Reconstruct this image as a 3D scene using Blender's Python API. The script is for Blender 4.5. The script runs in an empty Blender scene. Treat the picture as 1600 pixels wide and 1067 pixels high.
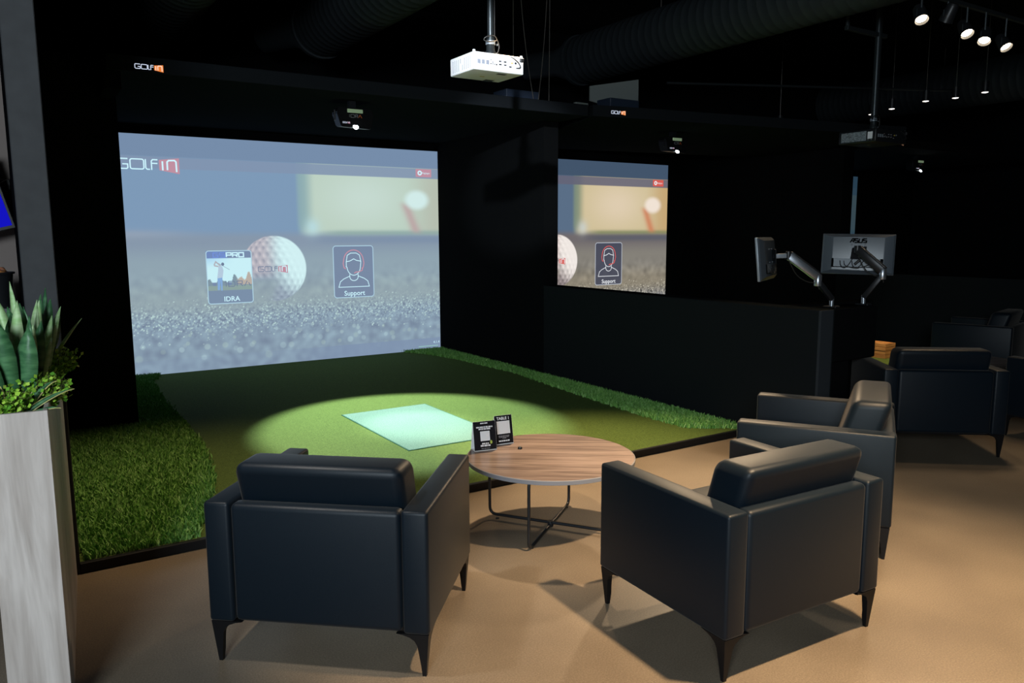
import bpy, bmesh, math, random
import numpy as np
from mathutils import Vector, Matrix, Euler

S = bpy.context.scene
C = S.collection
PI = math.pi
rnd = random.Random(7)

# ------------------------------------------------------------------ camera
cam_data = bpy.data.cameras.new('camera')
cam = bpy.data.objects.new('camera', cam_data)
C.objects.link(cam)
cam_data.sensor_width = 36.0
cam_data.lens = 1219.88 / 1600 * 36.0
cam_data.clip_start = 0.05
cam_data.clip_end = 100
fwd = Vector((0.53779422, 0.83188741, -0.13689673))
right = Vector((0.83950909, -0.54333294, -0.00371595))
up = Vector((0.07747176, 0.11292763, 0.99057835))
cam.matrix_world = Matrix(((right.x, up.x, -fwd.x, 0.0),
                           (right.y, up.y, -fwd.y, 0.0),
                           (right.z, up.z, -fwd.z, 1.65),
                           (0, 0, 0, 1)))
S.camera = cam

# ------------------------------------------------------------------ world, exposure
world = bpy.data.worlds.new('world')
S.world = world
world.use_nodes = True
bgn = world.node_tree.nodes['Background']
bgn.inputs[0].default_value = (0.5, 0.65, 0.9, 1)
bgn.inputs[1].default_value = 0.004
vs = S.view_settings
vs.view_transform = 'Standard'
vs.look = 'None'
vs.exposure = 0.0
vs.gamma = 1.0
vs.use_curve_mapping = False

# ------------------------------------------------------------------ room lights
def light(name, kind, loc, target, power, color, **kw):
    d = bpy.data.lights.new(name, kind)
    d.energy = power
    d.color = color
    for k, v in kw.items():
        setattr(d, k, v)
    o = bpy.data.objects.new(name, d)
    C.objects.link(o)
    o.location = loc
    o.rotation_euler = (Vector(target) - Vector(loc)).to_track_quat('-Z', 'Y').to_euler()
    return o

# assumed cool fill light behind the camera, its source unseen
light('assumed_fill', 'AREA', (-2.3, -1.8, 2.6), (2.5, 4.2, 1.4), 290, (0.80, 0.92, 1.0), shape='RECTANGLE', size=1.6, size_y=1.2)
# unseen cool spot, added only to brighten the white projector
light('added_projector_spot', 'SPOT', (0.3, 1.4, 3.5), (2.9, 4.75, 2.8), 1700, (0.86, 0.93, 1.0), spot_size=math.radians(13), spot_blend=0.6, shadow_soft_size=0.05)
WARM = (1.0, 0.72, 0.44)
# warm ceiling spots assumed above the lounge seats, no fixtures seen
for x, y, p, tx, ty, cone, bl in ((3.3, 4.85, 900, 3.3, 4.05, 60, 0.8), (2.75, 1.2, 1150, 2.75, 1.7, 68, 0.8), (1.25, 4.75, 250, 1.0, 5.0, 64, 1.0)):
    light('unseen_spot', 'SPOT', (x, y, 3.55), (tx, ty, 0), p, WARM, spot_size=math.radians(cone), spot_blend=bl, shadow_soft_size=0.07)

light('unseen_spot', 'SPOT', (6.6, 6.1, 3.5), (2.9, 2.5, 0.6), 420, WARM, spot_size=math.radians(46), spot_blend=0.8, shadow_soft_size=0.12)  # added lamp without fixture, puts warm highlights on the armchair tops
light('unseen_spot', 'SPOT', (8.3, 4.9, 3.5), (9.3, 5.9, 0.1), 520, WARM, spot_size=math.radians(30), spot_blend=0.8, shadow_soft_size=0.1)  # unseen spot added to brighten the oak plinth
light('unseen_spot', 'SPOT', (-0.2, 3.0, 3.55), (1.05, 3.0, 0.75), 340, (1.0, 0.95, 0.88), spot_size=math.radians(26), spot_blend=1.0, shadow_soft_size=0.12)  # extra unseen lamp, added to light the left armchair's cushion edge

# ------------------------------------------------------------------ material helpers
def srgb(*c):
    return tuple(((v / 255) / 12.92 if v / 255 <= 0.04045 else ((v / 255 + 0.055) / 1.055) ** 2.4) for v in c)

def mat(name, col, rough=0.6, metal=0.0, spec=0.5, emit=None, strength=1.0, noise=None, bump=None):
    m = bpy.data.materials.new(name)
    m.use_nodes = True
    nt = m.node_tree
    b = nt.nodes['Principled BSDF']
    b.inputs['Base Color'].default_value = (*col, 1)
    b.inputs['Roughness'].default_value = rough
    b.inputs['Metallic'].default_value = metal
    b.inputs['Specular IOR Level'].default_value = spec
    if emit:
        b.inputs['Emission Color'].default_value = (*emit, 1)
        b.inputs['Emission Strength'].default_value = strength
    if noise:      # (scale, amount)
        t = nt.nodes.new('ShaderNodeTexCoord')
        n = nt.nodes.new('ShaderNodeTexNoise')
        n.inputs['Scale'].default_value = noise[0]
        n.inputs['Detail'].default_value = 5
        r = nt.nodes.new('ShaderNodeValToRGB')
        a = noise[1]
        r.color_ramp.elements[0].position = 0.3
        r.color_ramp.elements[1].position = 0.7
        r.color_ramp.elements[0].color = (*[c * (1 - a) for c in col], 1)
        r.color_ramp.elements[1].color = (*[min(1, c * (1 + a)) for c in col], 1)
        nt.links.new(t.outputs['Object'], n.inputs['Vector'])
        nt.links.new(n.outputs['Fac'], r.inputs['Fac'])
        nt.links.new(r.outputs['Color'], b.inputs['Base Color'])
    if bump:       # (scale, strength, kind)
        t = nt.nodes.new('ShaderNodeTexCoord')
        if bump[2] == 'voronoi':
            n = nt.nodes.new('ShaderNodeTexVoronoi')
            out = n.outputs['Distance']
        else:
            n = nt.nodes.new('ShaderNodeTexNoise')
            n.inputs['Detail'].default_value = 6
            out = n.outputs['Fac']
        n.inputs['Scale'].default_value = bump[0]
        bp = nt.nodes.new('ShaderNodeBump')
        bp.inputs['Strength'].default_value = bump[1]
        bp.inputs['Distance'].default_value = 0.004
        nt.links.new(t.outputs['Object'], n.inputs['Vector'])
        nt.links.new(out, bp.inputs['Height'])
        nt.links.new(bp.outputs['Normal'], b.inputs['Normal'])
    return m

def emis(name, col, strength=1.0):
    m = bpy.data.materials.new(name)
    m.use_nodes = True
    nt = m.node_tree
    nt.nodes.clear()
    e = nt.nodes.new('ShaderNodeEmission')
    e.inputs[0].default_value = (*col, 1)
    e.inputs[1].default_value = strength
    o = nt.nodes.new('ShaderNodeOutputMaterial')
    nt.links.new(e.outputs[0], o.inputs[0])
    return m

def concrete():
    m = mat('polished_concrete', (0.2, 0.16, 0.12), rough=0.42, spec=0.45)
    nt = m.node_tree
    b = nt.nodes['Principled BSDF']
    t = nt.nodes.new('ShaderNodeTexCoord')
    def noise(s, d):
        n = nt.nodes.new('ShaderNodeTexNoise')
        n.inputs['Scale'].default_value = s
        n.inputs['Detail'].default_value = d
        nt.links.new(t.outputs['Object'], n.inputs['Vector'])
        return n.outputs['Fac']
    def ramp(src, p0, c0, p1, c1):
        r = nt.nodes.new('ShaderNodeValToRGB')
        r.color_ramp.elements[0].position = p0
        r.color_ramp.elements[1].position = p1
        r.color_ramp.elements[0].color = (*c0, 1)
        r.color_ramp.elements[1].color = (*c1, 1)
        nt.links.new(src, r.inputs['Fac'])
        return r.outputs['Color']
    big = ramp(noise(1.4, 7), 0.3, (0.155, 0.120, 0.084), 0.72, (0.235, 0.185, 0.130))
    fine = ramp(noise(150, 3), 0.35, (0.80, 0.80, 0.80), 0.7, (1.18, 1.18, 1.18))
    speck = ramp(noise(230, 2), 0.66, (0, 0, 0), 0.74, (0.16, 0.15, 0.13))
    mx = nt.nodes.new('ShaderNodeMixRGB')
    mx.blend_type = 'MULTIPLY'
    mx.inputs[0].default_value = 1
    nt.links.new(big, mx.inputs[1])
    nt.links.new(fine, mx.inputs[2])
    ad = nt.nodes.new('ShaderNodeMixRGB')
    ad.blend_type = 'ADD'
    ad.inputs[0].default_value = 1
    nt.links.new(mx.outputs[0], ad.inputs[1])
    nt.links.new(speck, ad.inputs[2])
    nt.links.new(ad.outputs[0], b.inputs['Base Color'])
    return m

def wood(name, dark, light_, axis, scale=(1, 1, 1), rough=0.45, dist=4.0, wscale=1.0, rot=0.0):
    m = mat(name, light_, rough=rough, spec=0.4)
    nt = m.node_tree
    b = nt.nodes['Principled BSDF']
    t = nt.nodes.new('ShaderNodeTexCoord')
    mp = nt.nodes.new('ShaderNodeMapping')
    mp.inputs['Scale'].default_value = scale
    mp0 = nt.nodes.new('ShaderNodeMapping')
    mp0.inputs['Rotation'].default_value = (0, 0, rot)
    nt.links.new(t.outputs['Object'], mp0.inputs['Vector'])
    n = nt.nodes.new('ShaderNodeTexNoise')
    n.inputs['Scale'].default_value = wscale
    n.inputs['Detail'].default_value = 6
    n.inputs['Distortion'].default_value = dist
    n2 = nt.nodes.new('ShaderNodeTexNoise')
    n2.inputs['Scale'].default_value = wscale * 5
    n2.inputs['Detail'].default_value = 4
    md = nt.nodes.new('ShaderNodeMath')
    md.operation = 'MULTIPLY_ADD'
    md.inputs[1].default_value = 0.35
    r = nt.nodes.new('ShaderNodeValToRGB')
    r.color_ramp.elements[0].position = 0.38
    r.color_ramp.elements[1].position = 0.82
    r.color_ramp.elements[0].color = (*dark, 1)
    r.color_ramp.elements[1].color = (*light_, 1)
    nt.links.new(mp0.outputs[0], mp.inputs['Vector'])
    nt.links.new(mp.outputs[0], n.inputs['Vector'])
    nt.links.new(mp.outputs[0], n2.inputs['Vector'])
    nt.links.new(n2.outputs['Fac'], md.inputs[0])
    nt.links.new(n.outputs['Fac'], md.inputs[2])
    nt.links.new(md.outputs[0], r.inputs['Fac'])
    nt.links.new(r.outputs['Color'], b.inputs['Base Color'])
    return m

def island_ramp(name, cols, rough=0.6, spec=0.2):
    m = mat(name, cols[0], rough=rough, spec=spec)
    nt = m.node_tree
    b = nt.nodes['Principled BSDF']
    g = nt.nodes.new('ShaderNodeNewGeometry')
    r = nt.nodes.new('ShaderNodeValToRGB')
    while len(r.color_ramp.elements) < len(cols):
        r.color_ramp.elements.new(0.5)
    for i, c in enumerate(cols):
        r.color_ramp.elements[i].position = i / (len(cols) - 1)
        r.color_ramp.elements[i].color = (*c, 1)
    nt.links.new(g.outputs['Random Per Island'], r.inputs['Fac'])
    nt.links.new(r.outputs['Color'], b.inputs['Base Color'])
    return m

M = {}
M['concrete'] = concrete()
M['black_fabric'] = mat('black_wall_fabric', (0.0062, 0.0066, 0.0072), rough=0.95, spec=0.0, bump=(300, 0.3, 'noise'))
M['canopy_fabric'] = mat('black_canopy_fabric', (0.012, 0.014, 0.0165), rough=0.95, spec=0.0, bump=(300, 0.3, 'noise'))
M['black_ceiling'] = mat('black_ceiling_paint', (0.004, 0.0042, 0.0046), rough=0.9, spec=0.1)
M['half_wall_fabric'] = mat('charcoal_wall_fabric', (0.012, 0.0145, 0.016), rough=0.95, spec=0.0, bump=(350, 0.4, 'noise'))
M['trim_fabric'] = mat('grey_edge_fabric', (0.030, 0.036, 0.042), rough=0.9, spec=0.1)
M['trim_black'] = mat('black_edge_trim', (0.008, 0.009, 0.011), rough=0.5, spec=0.3)
M['column_paint'] = mat('dark_grey_paint', (0.036, 0.039, 0.043), rough=0.7, noise=(14, 0.15))
M['taupe_paint'] = mat('taupe_wall_paint', (0.20, 0.165, 0.15), rough=0.8)
M['leather'] = mat('black_leather', (0.0022, 0.0070, 0.0128), rough=0.46, spec=0.27, bump=(420, 0.06, 'voronoi'))
lb = M['leather'].node_tree.nodes['Principled BSDF']
lb.inputs['Sheen Weight'].default_value = 0.06
lb.inputs['Sheen Roughness'].default_value = 0.42
lb.inputs['Sheen Tint'].default_value = (1.0, 0.9, 0.8, 1)
M['matte_black'] = mat('matte_black', (0.004, 0.0045, 0.005), rough=0.85, spec=0.1)
M['leg_metal'] = mat('black_leg_metal', (0.006, 0.006, 0.007), rough=0.4, spec=0.22)
M['frame_metal'] = mat('black_powder_coat', (0.012, 0.014, 0.017), rough=0.4, spec=0.4)
M['table_wood'] = wood('walnut_laminate', srgb(78, 65, 60), srgb(146, 129, 121), 'x', scale=(0.9, 13, 1), rough=0.27, dist=0.8, wscale=1.7, rot=math.radians(36))
M['table_edge'] = mat('grey_edge_band', (0.22, 0.23, 0.26), rough=0.45)
M['planter_wood'] = wood('pale_maple_veneer', srgb(154, 142, 134), srgb(206, 197, 191), 'z', scale=(9, 9, 0.75), rough=0.5, dist=2.2, wscale=1.2)
M['plinth_wood'] = wood('oak_slat', srgb(120, 78, 40), srgb(205, 150, 90), 'y', scale=(1, 1, 14), rough=0.5, dist=0.6, wscale=2)
M['soil'] = mat('potting_soil', (0.03, 0.02, 0.012), rough=0.95, noise=(60, 0.5))
M['turf'] = mat('short_turf', (0.088, 0.136, 0.032), rough=0.9, spec=0.1, noise=(170, 0.45), bump=(320, 0.7, 'noise'))
M['mat_turf'] = mat('teal_hitting_turf', (0.135, 0.228, 0.168), rough=0.9, spec=0.1, noise=(150, 0.5), bump=(260, 0.8, 'noise'))
M['mat_edge'] = mat('dark_mat_edge', (0.02, 0.10, 0.055), rough=0.9)
M['grass'] = island_ramp('fringe_grass', [(0.07, 0.22, 0.04), (0.16, 0.40, 0.075), (0.26, 0.54, 0.12), (0.38, 0.64, 0.24)], rough=0.55, spec=0.3)
M['grass_base'] = mat('fringe_backing', (0.02, 0.05, 0.01), rough=0.9)
M['white_plastic'] = mat('white_plastic', (0.82, 0.83, 0.85), rough=0.35, spec=0.4)
M['grey_slot'] = mat('grey_vent_slot', (0.25, 0.27, 0.32), rough=0.6)
M['dark_port'] = mat('dark_port', (0.012, 0.012, 0.016), rough=0.4)
M['yellow_jack'] = mat('yellow_jack', (0.6, 0.45, 0.08), rough=0.4)
M['black_plastic'] = mat('black_plastic', (0.012, 0.013, 0.015), rough=0.38, spec=0.4)
M['monitor_shell'] = mat('dark_grey_plastic', (0.075, 0.092, 0.110), rough=0.33, spec=0.5)
M['recess_grey'] = mat('grey_recess', (0.16, 0.19, 0.22), rough=0.45)
M['silver'] = mat('brushed_silver', (0.55, 0.60, 0.66), rough=0.32, metal=0.9)
M['silver_paint'] = mat('silver_paint', (0.26, 0.30, 0.34), rough=0.4, metal=0.2)
M['pole_metal'] = mat('dark_pole_metal', (0.05, 0.06, 0.065), rough=0.35, metal=0.7)
M['duct_metal'] = mat('black_painted_duct', (0.020, 0.025, 0.029), rough=0.55, spec=0.25)
M['cable'] = mat('black_cable', (0.02, 0.02, 0.02), rough=0.5)
M['steel_wire'] = mat('steel_wire', (0.15, 0.14, 0.13), rough=0.4, metal=0.5)
M['grey_panel'] = mat('grey_sheet_metal', (0.17, 0.19, 0.18), rough=0.55)
M['blue_box'] = mat('navy_box', (0.014, 0.024, 0.045), rough=0.6)
M['card_black'] = mat('black_card', (0.012, 0.012, 0.016), rough=0.25, spec=0.5)
M['card_white'] = mat('white_card', (0.85, 0.86, 0.88), rough=0.5)
M['card_accent'] = mat('yellow_green_print', (0.45, 0.55, 0.1), rough=0.5)
M['white_print'] = mat('white_print', (0.85, 0.85, 0.87), rough=0.5)
M['grey_print'] = mat('grey_print', (0.25, 0.25, 0.27), rough=0.5)
M['orange_print'] = mat('orange_print', (0.5, 0.11, 0.03), rough=0.5)
M['lamp_glow'] = emis('lamp_glow', (1.0, 0.83, 0.6), 14)
M['pendant_glow'] = emis('pendant_glow', (1.0, 0.94, 0.85), 2.2)
M['sensor_glow'] = emis('sensor_glow', (0.86, 0.96, 1.0), 9)
M['logo_white'] = emis('logo_white', srgb(205, 215, 235), 1.0)
M['logo_orange'] = emis('logo_orange', srgb(235, 130, 60), 1.0)
M['logo_peach'] = emis('logo_peach', srgb(255, 215, 190), 1.0)
M['tv_blue'] = emis('tv_blue', srgb(20, 20, 190), 1.0)
M['window_strip'] = mat('pale_green_window', (0.10, 0.15, 0.10), rough=0.3, emit=srgb(120, 140, 110), strength=0.6)
M['ui_red'] = emis('indicator_red', srgb(170, 40, 60), 0.6)

def leaf_mat(name, a, b_, margin=None):
    m = mat(name, a, rough=0.42, spec=0.4)
    nt = m.node_tree
    bs = nt.nodes['Principled BSDF']
    t = nt.nodes.new('ShaderNodeTexCoord')
    n = nt.nodes.new('ShaderNodeTexNoise')
    mp = nt.nodes.new('ShaderNodeMapping')
    mp.inputs['Scale'].default_value = (18, 18, 55)
    nt.links.new(t.outputs['Object'], mp.inputs['Vector'])
    nt.links.new(mp.outputs[0], n.inputs['Vector'])
    n.inputs['Scale'].default_value = 1.0
    n.inputs['Detail'].default_value = 4
    r = nt.nodes.new('ShaderNodeValToRGB')
    r.color_ramp.elements[0].position = 0.38
    r.color_ramp.elements[1].position = 0.62
    r.color_ramp.elements[0].color = (*a, 1)
    r.color_ramp.elements[1].color = (*b_, 1)
    nt.links.new(n.outputs['Fac'], r.inputs['Fac'])
    nt.links.new(r.outputs['Color'], bs.inputs['Base Color'])
    return m
M['snake_dark'] = leaf_mat('snake_leaf_dark', (0.035, 0.125, 0.050), (0.085, 0.23, 0.095))
M['snake_light'] = leaf_mat('snake_leaf_pale', (0.36, 0.62, 0.25), (0.55, 0.76, 0.42))
M['snake_margin'] = mat('yellow_leaf_margin', (0.55, 0.50, 0.18), rough=0.45)
M['bush'] = island_ramp('bush_leaf', [(0.10, 0.30, 0.03), (0.22, 0.48, 0.04), (0.36, 0.62, 0.06), (0.52, 0.75, 0.12)], rough=0.45, spec=0.35)
M['stem'] = mat('bush_stem', (0.05, 0.05, 0.02), rough=0.7)

# ------------------------------------------------------------------ mesh helpers
def link(name, me, m, parent=None):
    o = bpy.data.objects.new(name, me)
    C.objects.link(o)
    for mm in (m if isinstance(m, (list, tuple)) else [m]):
        me.materials.append(mm)
    if parent is not None:
        o.parent = parent
    return o

def obj(name, bm, m, parent=None, smooth=None):
    me = bpy.data.meshes.new(name)
    bmesh.ops.recalc_face_normals(bm, faces=bm.faces[:])
    bm.to_mesh(me)
    bm.free()
    if smooth is not None:
        me.shade_smooth()
        me.set_sharp_from_angle(angle=math.radians(smooth))
    return link(name, me, m, parent)

def thing(name, label, cat, loc=(0, 0, 0), rotz=0, group=None):
    o = bpy.data.objects.new(name, None)
    C.objects.link(o)
    o.location = loc
    o.rotation_euler = (0, 0, rotz)
    o.empty_display_size = 0.1
    return tag(o, label, cat, group)

def tag(o, label, cat, group=None, kind=None):
    o['label'] = label
    o['category'] = cat
    if group:
        o['group'] = group
    if kind:
        o['kind'] = kind
    return o

def struct(name, bm, m, smooth=None, parent=None):
    o = obj(name, bm, m, parent, smooth)
    o['kind'] = 'structure'
    return o

def B():
    return bmesh.new()

def box(bm, x0, x1, y0, y1, z0, z1, bev=0.0, seg=2, mx=None):
    vs_ = [bm.verts.new((x, y, z)) for x in (x0, x1) for y in (y0, y1) for z in (z0, z1)]
    f = [(0, 1, 3, 2), (4, 6, 7, 5), (0, 4, 5, 1), (2, 3, 7, 6), (0, 2, 6, 4), (1, 5, 7, 3)]
    fs = [bm.faces.new([vs_[i] for i in q]) for q in f]
    if bev > 0:
        es = list({e for q in fs for e in q.edges})
        r = bmesh.ops.bevel(bm, geom=es, offset=bev, segments=seg, affect='EDGES', profile=0.5)
        vs_ = list({v for q in r['faces'] for v in q.verts} | {v for v in vs_ if v.is_valid})
    if mx is not None:
        bmesh.ops.transform(bm, matrix=mx, verts=vs_)
    return vs_

def tube(bm, pts, r, n=8, closed=False, cap=True):
    pts = [Vector(p) for p in pts]
    rings = []
    N = len(pts)
    nrm = None
    for i, p in enumerate(pts):
        if closed:
            d = pts[(i + 1) % N] - pts[i - 1]
        else:
            d = pts[min(i + 1, N - 1)] - pts[max(i - 1, 0)]
        d.normalize()
        if nrm is None:
            nrm = d.orthogonal().normalized()
        else:
            nrm = (nrm - d * nrm.dot(d)).normalized()
        bi = d.cross(nrm)
        rr = r[i] if isinstance(r, (list, tuple)) else r
        rings.append([bm.verts.new(p + (nrm * math.cos(a) + bi * math.sin(a)) * rr) for a in [2 * PI * k / n for k in range(n)]])
    M_ = N if closed else N - 1
    for i in range(M_):
        a, b = rings[i], rings[(i + 1) % N]
        for k in range(n):
            bm.faces.new((a[k], a[(k + 1) % n], b[(k + 1) % n], b[k]))
    if cap and not closed:
        bm.faces.new(rings[0][::-1])
        bm.faces.new(rings[-1])

def lathe(bm, prof, n=24, mx=None):
    rings = []
    allv = []
    for r, z in prof:
        if r < 1e-6:
            v = [bm.verts.new((0, 0, z))]
        else:
            v = [bm.verts.new((r * math.cos(2 * PI * k / n), r * math.sin(2 * PI * k / n), z)) for k in range(n)]
        rings.append(v)
        allv += v
    for a, b in zip(rings, rings[1:]):
        for k in range(n):
            q = [a[k % len(a)], a[(k + 1) % len(a)], b[(k + 1) % len(b)], b[k % len(b)]]
            u = []
            for v in q:
                if v not in u:
                    u.append(v)
            if len(u) > 2:
                bm.faces.new(u)
    for ring, rev in ((rings[0], True), (rings[-1], False)):
        if len(ring) > 1:
            bm.faces.new(ring[::-1] if rev else ring)
    if mx is not None:
        bmesh.ops.transform(bm, matrix=mx, verts=allv)

def prism(bm, poly, z0, z1):
    a = [bm.verts.new((x, y, z0)) for x, y in poly]
    b = [bm.verts.new((x, y, z1)) for x, y in poly]
    n = len(poly)
    bm.faces.new(a[::-1])
    bm.faces.new(b)
    for i in range(n):
        bm.faces.new((a[i], a[(i + 1) % n], b[(i + 1) % n], b[i]))

def arc_pts(pts, r, n=5):
    """round the corners of a polyline"""
    pts = [Vector(p) for p in pts]
    out = [pts[0]]
    for a, b, c in zip(pts, pts[1:], pts[2:]):
        d1 = (a - b).normalized()
        d2 = (c - b).normalized()
        rr = min(r, (a - b).length * 0.49, (c - b).length * 0.49)
        for k in range(n + 1):
            t = k / n
            out.append((b + d1 * rr) * (1 - t) ** 2 + b * 2 * t * (1 - t) + (b + d2 * rr) * t ** 2)
    out.append(pts[-1])
    return out

def frame_m(origin, xdir, ydir):
    x = Vector(xdir).normalized()
    y = Vector(ydir)
    y = (y - x * y.dot(x)).normalized()
    z = x.cross(y)
    o = Vector(origin)
    return Matrix(((x.x, y.x, z.x, o.x), (x.y, y.y, z.y, o.y), (x.z, y.z, z.z, o.z), (0, 0, 0, 1)))

def strokes(name, lines, w, mx, m, parent, depth=0.002):
    """line art: flat ribbons in the local XY plane of mx"""
    bm = B()
    for ln in lines:
        closed = ln[0] == ln[-1] and len(ln) > 2
        pts = [Vector((p[0], p[1])) for p in (ln[:-1] if closed else ln)]
        n = len(pts)
        L, R = [], []
        for i in range(n):
            if closed:
                a, b, c = pts[i - 1], pts[i], pts[(i + 1) % n]
            else:
                a, b, c = pts[max(i - 1, 0)], pts[i], pts[min(i + 1, n - 1)]
            d1 = (b - a).normalized() if (b - a).length > 1e-9 else (c - b).normalized()
            d2 = (c - b).normalized() if (c - b).length > 1e-9 else d1
            n1 = Vector((-d1.y, d1.x))
            n2 = Vector((-d2.y, d2.x))
            mt = n1 + n2
            mt = mt.normalized() if mt.length > 1e-6 else n1
            k = min(1.6, 1 / max(0.35, mt.dot(n1)))
            o = mt * (w / 2 * k)
            ext = Vector((0, 0))
            L.append(bm.verts.new((*(b + o), depth)))
            R.append(bm.verts.new((*(b - o), depth)))
        for i in range(n if closed else n - 1):
            j = (i + 1) % n
            bm.faces.new((L[i], R[i], R[j], L[j]))
    bmesh.ops.transform(bm, matrix=mx, verts=bm.verts[:])
    me = bpy.data.meshes.new(name)
    bm.to_mesh(me)
    bm.free()
    return link(name, me, m, parent)

def poly_part(name, polys, mx, m, parent, depth=0.001):
    bm = B()
    for p in polys:
        bm.faces.new([bm.verts.new((x, y, depth)) for x, y in p])
    bmesh.ops.transform(bm, matrix=mx, verts=bm.verts[:])
    me = bpy.data.meshes.new(name)
    bm.to_mesh(me)
    bm.free()
    return link(name, me, m, parent)

def text_part(name, body, size, mx, m, parent, align='CENTER', sx=1.0, shear=0.0, depth=0.002, bold=0.0):
    cu = bpy.data.curves.new('text', 'FONT')
    cu.body = body
    cu.size = size
    cu.align_x = align
    cu.align_y = 'CENTER'
    cu.shear = shear
    cu.offset = bold
    cu.resolution_u = 3
    to = bpy.data.objects.new('text', cu)
    C.objects.link(to)
    bpy.context.view_layer.update()
    dg = bpy.context.evaluated_depsgraph_get()
    me = bpy.data.meshes.new_from_object(to.evaluated_get(dg))
    bpy.data.objects.remove(to)
    bpy.data.curves.remove(cu)
    me.materials.clear()
    me.transform(mx @ Matrix.Translation((0, 0, depth)) @ Matrix.Diagonal((sx, 1, 1, 1)))
    me.name = name
    return link(name, me, m, parent)

def rrect(x0, y0, x1, y1, r, n=4):
    out = []
    for cx, cy, a0 in ((x1 - r, y1 - r, 0), (x0 + r, y1 - r, 90), (x0 + r, y0 + r, 180), (x1 - r, y0 + r, 270)):
        for k in range(n + 1):
            a = math.radians(a0 + 90 * k / n)
            out.append((cx + r * math.cos(a), cy + r * math.sin(a)))
    return out

def closed(p):
    return list(p) + [p[0]]

def golfin_logo(mx, h, m_text, m_block, m_in, parent, w=0.13):
    """wordmark: rounded square GOLF and a slanted block with the word in; x=0 is the left of G"""
    q = lambda pts: [(x * h, y * h) for x, y in pts]
    r = 0.16
    G = [(1.12, 1 - 0.02), (r, 1 - 0.02), (0.03, 0.86), (0.03, r), (r, 0.02), (1.0, 0.02), (1.10, 0.12), (1.10, 0.46), (0.62, 0.46)]
    O = [(x + 1.27, y) for x, y in closed(rrect(0.05, 0.02, 1.28, 0.98, 0.17))]
    Lp = [(2.72, 1.0), (2.72, 0.16), (2.84, 0.02), (3.10, 0.02)]
    Fp = [(3.26, -0.03), (3.26, 0.84), (3.38, 0.98), (3.84, 0.98)]
    F2 = [(3.26, 0.62), (3.82, 0.62)]
    strokes('logo_letters', [q(G), q(O), q(Lp), q(Fp), q(F2)], w * h, mx, m_text, parent, 0.003)
    T = [(3.96, 0.98), (5.86, 1.22), (5.86, -0.36), (3.96, -0.03)]
    poly_part('logo_block', [q(T)[::-1]], mx, m_block, parent, 0.003)
    I = [(4.28, 0.86), (4.28, -0.04)]
    Nn = [(4.72, 0.0), (4.72, 0.80), (4.86, 0.95), (5.42, 0.98), (5.56, 0.84), (5.58, -0.16)]
    strokes('logo_letters', [q(I), q(Nn)], w * 1.35 * h, mx, m_in, parent, 0.005)

# ------------------------------------------------------------------ the setting
CEIL = 4.6
bm = B(); box(bm, -6, 17, -5, 10, -0.1, 0); struct('floor', bm, M['concrete'])
bm = B(); box(bm, -6, 17, -5, 10, CEIL, CEIL + 0.1); struct('ceiling', bm, M['black_ceiling'])
bm = B(); box(bm, -6, 17, 9.80, 10.0, 0, CEIL); struct('wall_back', bm, M['black_fabric'])
bm = B(); box(bm, 16.8, 17, -5, 9.8, 0, CEIL); struct('wall_right', bm, M['black_fabric'])
bm = B(); box(bm, -6, -5.8, -5, 9.8, 0, CEIL); struct('wall_left', bm, M['black_ceiling'])
# divider at the left of the first bay: its painted end looks at the lounge
bm = B(); box(bm, 0.066, 0.196, 4.26, 9.8, 0, CEIL); struct('wall_left_divider', bm, M['black_fabric'])
bm = B(); box(bm, 0.062, 0.198, 4.225, 4.26, 0, CEIL, 0.004, 1); struct('trim_1', bm, M['column_paint'])
bm = B(); box(bm, -5.8, 0.066, 5.65, 5.8, 0, CEIL); struct('wall_left_background', bm, M['taupe_paint'])
# stub return in front of the screen's left edge
bm = B(); box(bm, 0.196, 0.853, 7.164, 7.32, 0.0, 3.05); struct('wall_left_return', bm, M['black_fabric'])
# partition between the bays: full height at the back, half height in front
bm = B(); box(bm, 5.070, 5.262, 7.18, 9.8, 0, 3.05); struct('wall_bay_divider', bm, M['black_fabric'])
bm = B()
box(bm, 5.066, 5.262, 3.62, 7.18, 0, 1.072, 0.006, 1)
struct('wall_bay_divider_low', bm, M['half_wall_fabric'])
t = thing('added_wall_block', 'black boxy cabinet fixed to the low wall end under the right monitor arm', 'cabinet', (5.262, 3.75, 0.72))  # added block standing in for the wall end, shaped to clear the armchair
bm = B(); box(bm, 0, 0.57, -0.11, 0.11, -0.064, 0.352, 0.006, 1); obj('case', bm, M['black_fabric'], t)
bm = B(); box(bm, 0.004, 0.566, -0.116, -0.110, -0.058, 0.346, 0.003, 1); obj('cover', bm, M['black_fabric'], t)  # plain front sheet of the added block
bm = B(); box(bm, 0.0, 1.05, 0.23, 0.34, -0.72, 0.352); obj('rear_panel', bm, M['black_fabric'], t)  # added to hide the bright floor behind the block
bm = B(); box(bm, 0, 0.27, -0.08, 0.11, -0.72, -0.064); obj('plinth', bm, M['black_fabric'], t)  # added filler under the block, hides the lit floor beyond
bm = B(); box(bm, 5.064, 5.215, 3.600, 3.622, 0, 1.073, 0.003, 1); struct('trim_2', bm, M['trim_fabric'])
bm = B(); box(bm, 10.45, 10.70, 7.18, 9.8, 0, 3.05); struct('wall_far_divider', bm, M['black_fabric'])
bm = B(); box(bm, 10.40, 10.60, 3.8, 7.18, 0, 1.072, 0.006, 1); struct('wall_far_divider_low', bm, M['half_wall_fabric'])
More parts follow.
